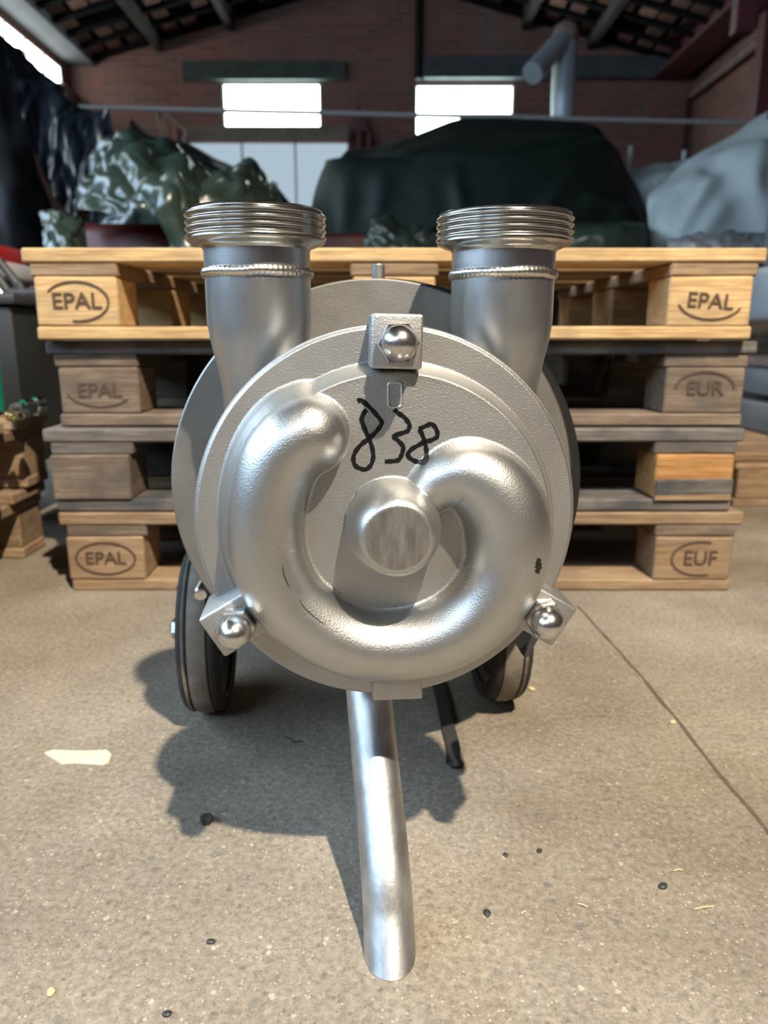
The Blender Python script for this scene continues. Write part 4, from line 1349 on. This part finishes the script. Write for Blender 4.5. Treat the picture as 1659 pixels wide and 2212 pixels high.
# --- cart: frame, axle, wheels, leg
obj('cart_frame', box_mesh(.10, .26, .03, .004), M['dark_steel'], pump, (-.012, .32, .135))
obj('axle', tube_mesh([(-.222, .33, .1), (.196, .33, .1)], .010, 16), M['dark_steel'], pump)
obj('axle_bracket', box_mesh(.07, .05, .03, .004), M['dark_steel'], pump, (-.012, .32, .112))
def wheel(xc, s):
    w = obj('wheel', lathe_mesh([(.012, -.014), (.03, -.016), (.035, -.012), (.07, -.010), (.078, -.017), (.078, .017), (.07, .010), (.035, .012), (.03, .016), (.012, .014)], 64, 'x'), M['dark_steel'], pump, (xc, .33, .1))
    hw_ = .0235
    pr = [(.077, -hw_ + .004), (.086, -hw_), (.094, -hw_ + .001), (.0975, -hw_ + .005), (.0985, -hw_ + .009), (.0968, -hw_ + .0115), (.0985, -hw_ + .014), (.0998, -hw_ + .019),
          (.0998, hw_ - .019), (.0985, hw_ - .014), (.0968, hw_ - .0115), (.0985, hw_ - .009), (.0975, hw_ - .005), (.094, hw_ - .001), (.086, hw_), (.077, hw_ - .004)]
    obj('tyre', lathe_mesh(pr, 96, 'x', angle=25), M['rubber'], w)
    obj('tread_band', lathe_mesh([(.0984, -hw_ + .0135), (.1001, -hw_ + .0185), (.1001, hw_ - .0185), (.0984, hw_ - .0135)], 96, 'x'), M['tread'], w)
    obj('tread_band', lathe_mesh([(.0955, s * (hw_ - .0035)), (.0988, s * (hw_ - .0085)), (.0980, s * (hw_ - .0108))], 96, 'x'), M['tread'], w)
    obj('axle_nut', lathe_mesh([(0, s * .046), (.010, s * .046), (.0125, s * .043), (.0125, s * .012), (0, s * .012)], 6, 'x', smooth=False), M['nut'], w)
    return w
wl = wheel(-.190, -1)
wr = wheel(.164, 1)
b_ = obj('grease_nipple', lathe_mesh([(0, .006), (.005, .005), (.006, 0), (.005, -.006), (0, -.012)], 14, 'x'), M['nut'], wl, (-.03, .02, .045))
sb = loc(437, 1277, .20)
obj('stay_bolt', lathe_mesh([(0, -.012), (.006, -.011), (.008, -.008), (.008, .05), (0, .05)], 16, 'y'), M['nut'], pump, (sb.x, .20, sb.z))
# small bracket under the lug
bp0 = loc(1146, 1398, .05)
obj('bracket', box_mesh(.006, .05, .020, .001), M['dark_steel'], pump, (bp0.x, .075, bp0.z), (0, .45, 0))
# leg tube
leg_pts = [G(842, 2084, -.02) , G(842, 2058), P(839, 1975, .476), P(834, 1900, .489), P(826, 1800, .511), P(816, 1700, .533), P(806, 1600, .556), P(797, 1500, .579), P(790, 1420, .602), P(786, 1360, .622)]
leg_pts[0] = leg_pts[1] + (leg_pts[1] - leg_pts[2]) * .9
lpts = [PMI @ Vector(p) for p in leg_pts]
me = tube_mesh(lpts, .0193, 40, samples=60)
bm = bmesh.new(); bm.from_mesh(me)
bmesh.ops.bisect_plane(bm, geom=list(bm.verts) + list(bm.edges) + list(bm.faces), plane_co=(0, 0, .0005), plane_no=(0, 0, 1), clear_inner=True)
bmesh.ops.holes_fill(bm, edges=[e_ for e_ in bm.edges if e_.is_boundary])
obj('leg', bm_mesh(bm, 'leg', True, 45), M['leg'], pump)['label'] = 'scuffed steel support tube'

# narrow black strip laid flat on the floor under the pump
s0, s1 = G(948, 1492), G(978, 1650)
ss = thing('rubber_strap', 'narrow black strip lying on the floor under the pump', 'strap', (s1.x, s1.y, 0))
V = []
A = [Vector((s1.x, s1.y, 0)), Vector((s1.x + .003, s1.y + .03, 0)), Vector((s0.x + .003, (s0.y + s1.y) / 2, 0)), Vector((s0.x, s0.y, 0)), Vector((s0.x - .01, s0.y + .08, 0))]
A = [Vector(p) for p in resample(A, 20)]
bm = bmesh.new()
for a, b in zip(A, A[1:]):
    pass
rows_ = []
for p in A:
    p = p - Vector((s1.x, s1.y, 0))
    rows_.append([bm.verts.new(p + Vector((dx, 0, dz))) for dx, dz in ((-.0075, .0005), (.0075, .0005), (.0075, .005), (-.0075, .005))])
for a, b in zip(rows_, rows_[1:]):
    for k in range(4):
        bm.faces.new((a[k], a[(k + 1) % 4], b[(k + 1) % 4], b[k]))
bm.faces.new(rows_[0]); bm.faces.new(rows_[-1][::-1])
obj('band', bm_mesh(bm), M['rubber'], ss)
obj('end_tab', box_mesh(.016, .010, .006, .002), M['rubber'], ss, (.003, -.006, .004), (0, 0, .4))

# ------------------------------------------------------------------ litter on the floor
def floor_poly(name, px, h, material, label, cat, group=None):
    Q = [G(*p) for p in px]
    c = sum(Q, Vector()) / len(Q)
    bm = bmesh.new()
    lo_ = [bm.verts.new((q.x - c.x, q.y - c.y, .0004)) for q in Q]
    hi = [bm.verts.new(((q.x - c.x) * .97, (q.y - c.y) * .97, h)) for q in Q]
    n = len(Q)
    bm.faces.new(hi); bm.faces.new(lo_[::-1])
    for k in range(n):
        bm.faces.new((lo_[k], lo_[(k + 1) % n], hi[(k + 1) % n], hi[k]))
    o = obj(name, bm_mesh(bm), material, None, (c.x, c.y, 0))
    return tag(o, label, cat, group)
floor_poly('tape_scrap', [(96, 1628), (112, 1623), (180, 1625), (232, 1623), (242, 1632), (236, 1648), (222, 1654), (160, 1650), (134, 1653)], .0022, M['tape'],
           'scrap of yellowed tape lying on the concrete floor', 'scrap')
floor_poly('dirt_clod', [(432, 1776), (440, 1769), (455, 1767), (462, 1774), (452, 1784), (438, 1784)], .006, M['soil'], 'dark clod of dirt at the edge of the pump shadow', 'dirt')
def straw(a, b, label, m='straw', r=.0006):
    p, q = G(*a), G(*b)
    c = (p + q) / 2
    o = obj('straw', tube_mesh([p - c + Vector((0, 0, r)), Vector((0, 0, r * 2.2)), q - c + Vector((0, 0, r))], r, 6, smooth=True), M[m], None, (c.x, c.y, 0.0004))
    tag(o, label, 'straw', 'bits of straw on the floor')
straw((1500, 1966), (1542, 1960), 'pale straw lying alone near the floor joint')
straw((1248, 1954), (1270, 1962), 'short straw lying among dark pebbles')
straw((1126, 1976), (1136, 1970), 'tiny straw beside the dark pebbles')
straw((1455, 1883), (1474, 1881), 'short straw lying by the slanted floor joint')
straw((614, 1592), (636, 1605), 'thin dark twig in the shadow of the pump', 'soil')
straw((636, 1605), (656, 1603), 'short dark twig end in the shadow of the pump', 'soil')
rp2 = random.Random(3)
def pebble(px, py, s, m, label):
    p = G(px, py)
    bm = bmesh.new()
    bmesh.ops.create_icosphere(bm, subdivisions=2, radius=1)
    for v in bm.verts:
        v.co *= 1 + .25 * noise.noise(v.co * 1.7 + Vector((px, py, 0)))
        v.co = Vector((v.co.x * s * 1.3, v.co.y * s, v.co.z * s * .5))
    zmin = min(v.co.z for v in bm.verts)
    o = obj('pebble', bm_mesh(bm, 'pebble', True), m, None, (p.x, p.y, -zmin * .75), (0, 0, rp2.uniform(0, 3)))
    tag(o, label, 'pebble', 'pebbles on the floor')
pebble(1432, 1916, .0034, M['dark_steel'], 'dark flat pebble lying between two straws')
pebble(1052, 1974, .0030, M['dark_steel'], 'dark grey pebble beside the leg of the pump')
pebble(1165, 1839, .0024, M['soil'], 'small black pebble on the dim floor patch')
pebble(1092, 1848, .0022, M['dark_steel'], 'small blue grey pebble on the dim floor patch')
pebble(111, 2145, .0030, M['straw'], 'pale cream pebble on the open floor')
pebble(361, 2192, .0026, M['dark_steel'], 'small dark chip lying on the open concrete floor')
pebble(455, 2036, .0026, M['dark_steel'], 'small dark chip lying on the open concrete floor')
pebble(1148, 1490, .0040, M['straw'], 'pale pebble beside the wheel nearest the floor joint')
pebble(1453, 1561, .0036, M['straw'], 'pale pebble next to the floor joint')
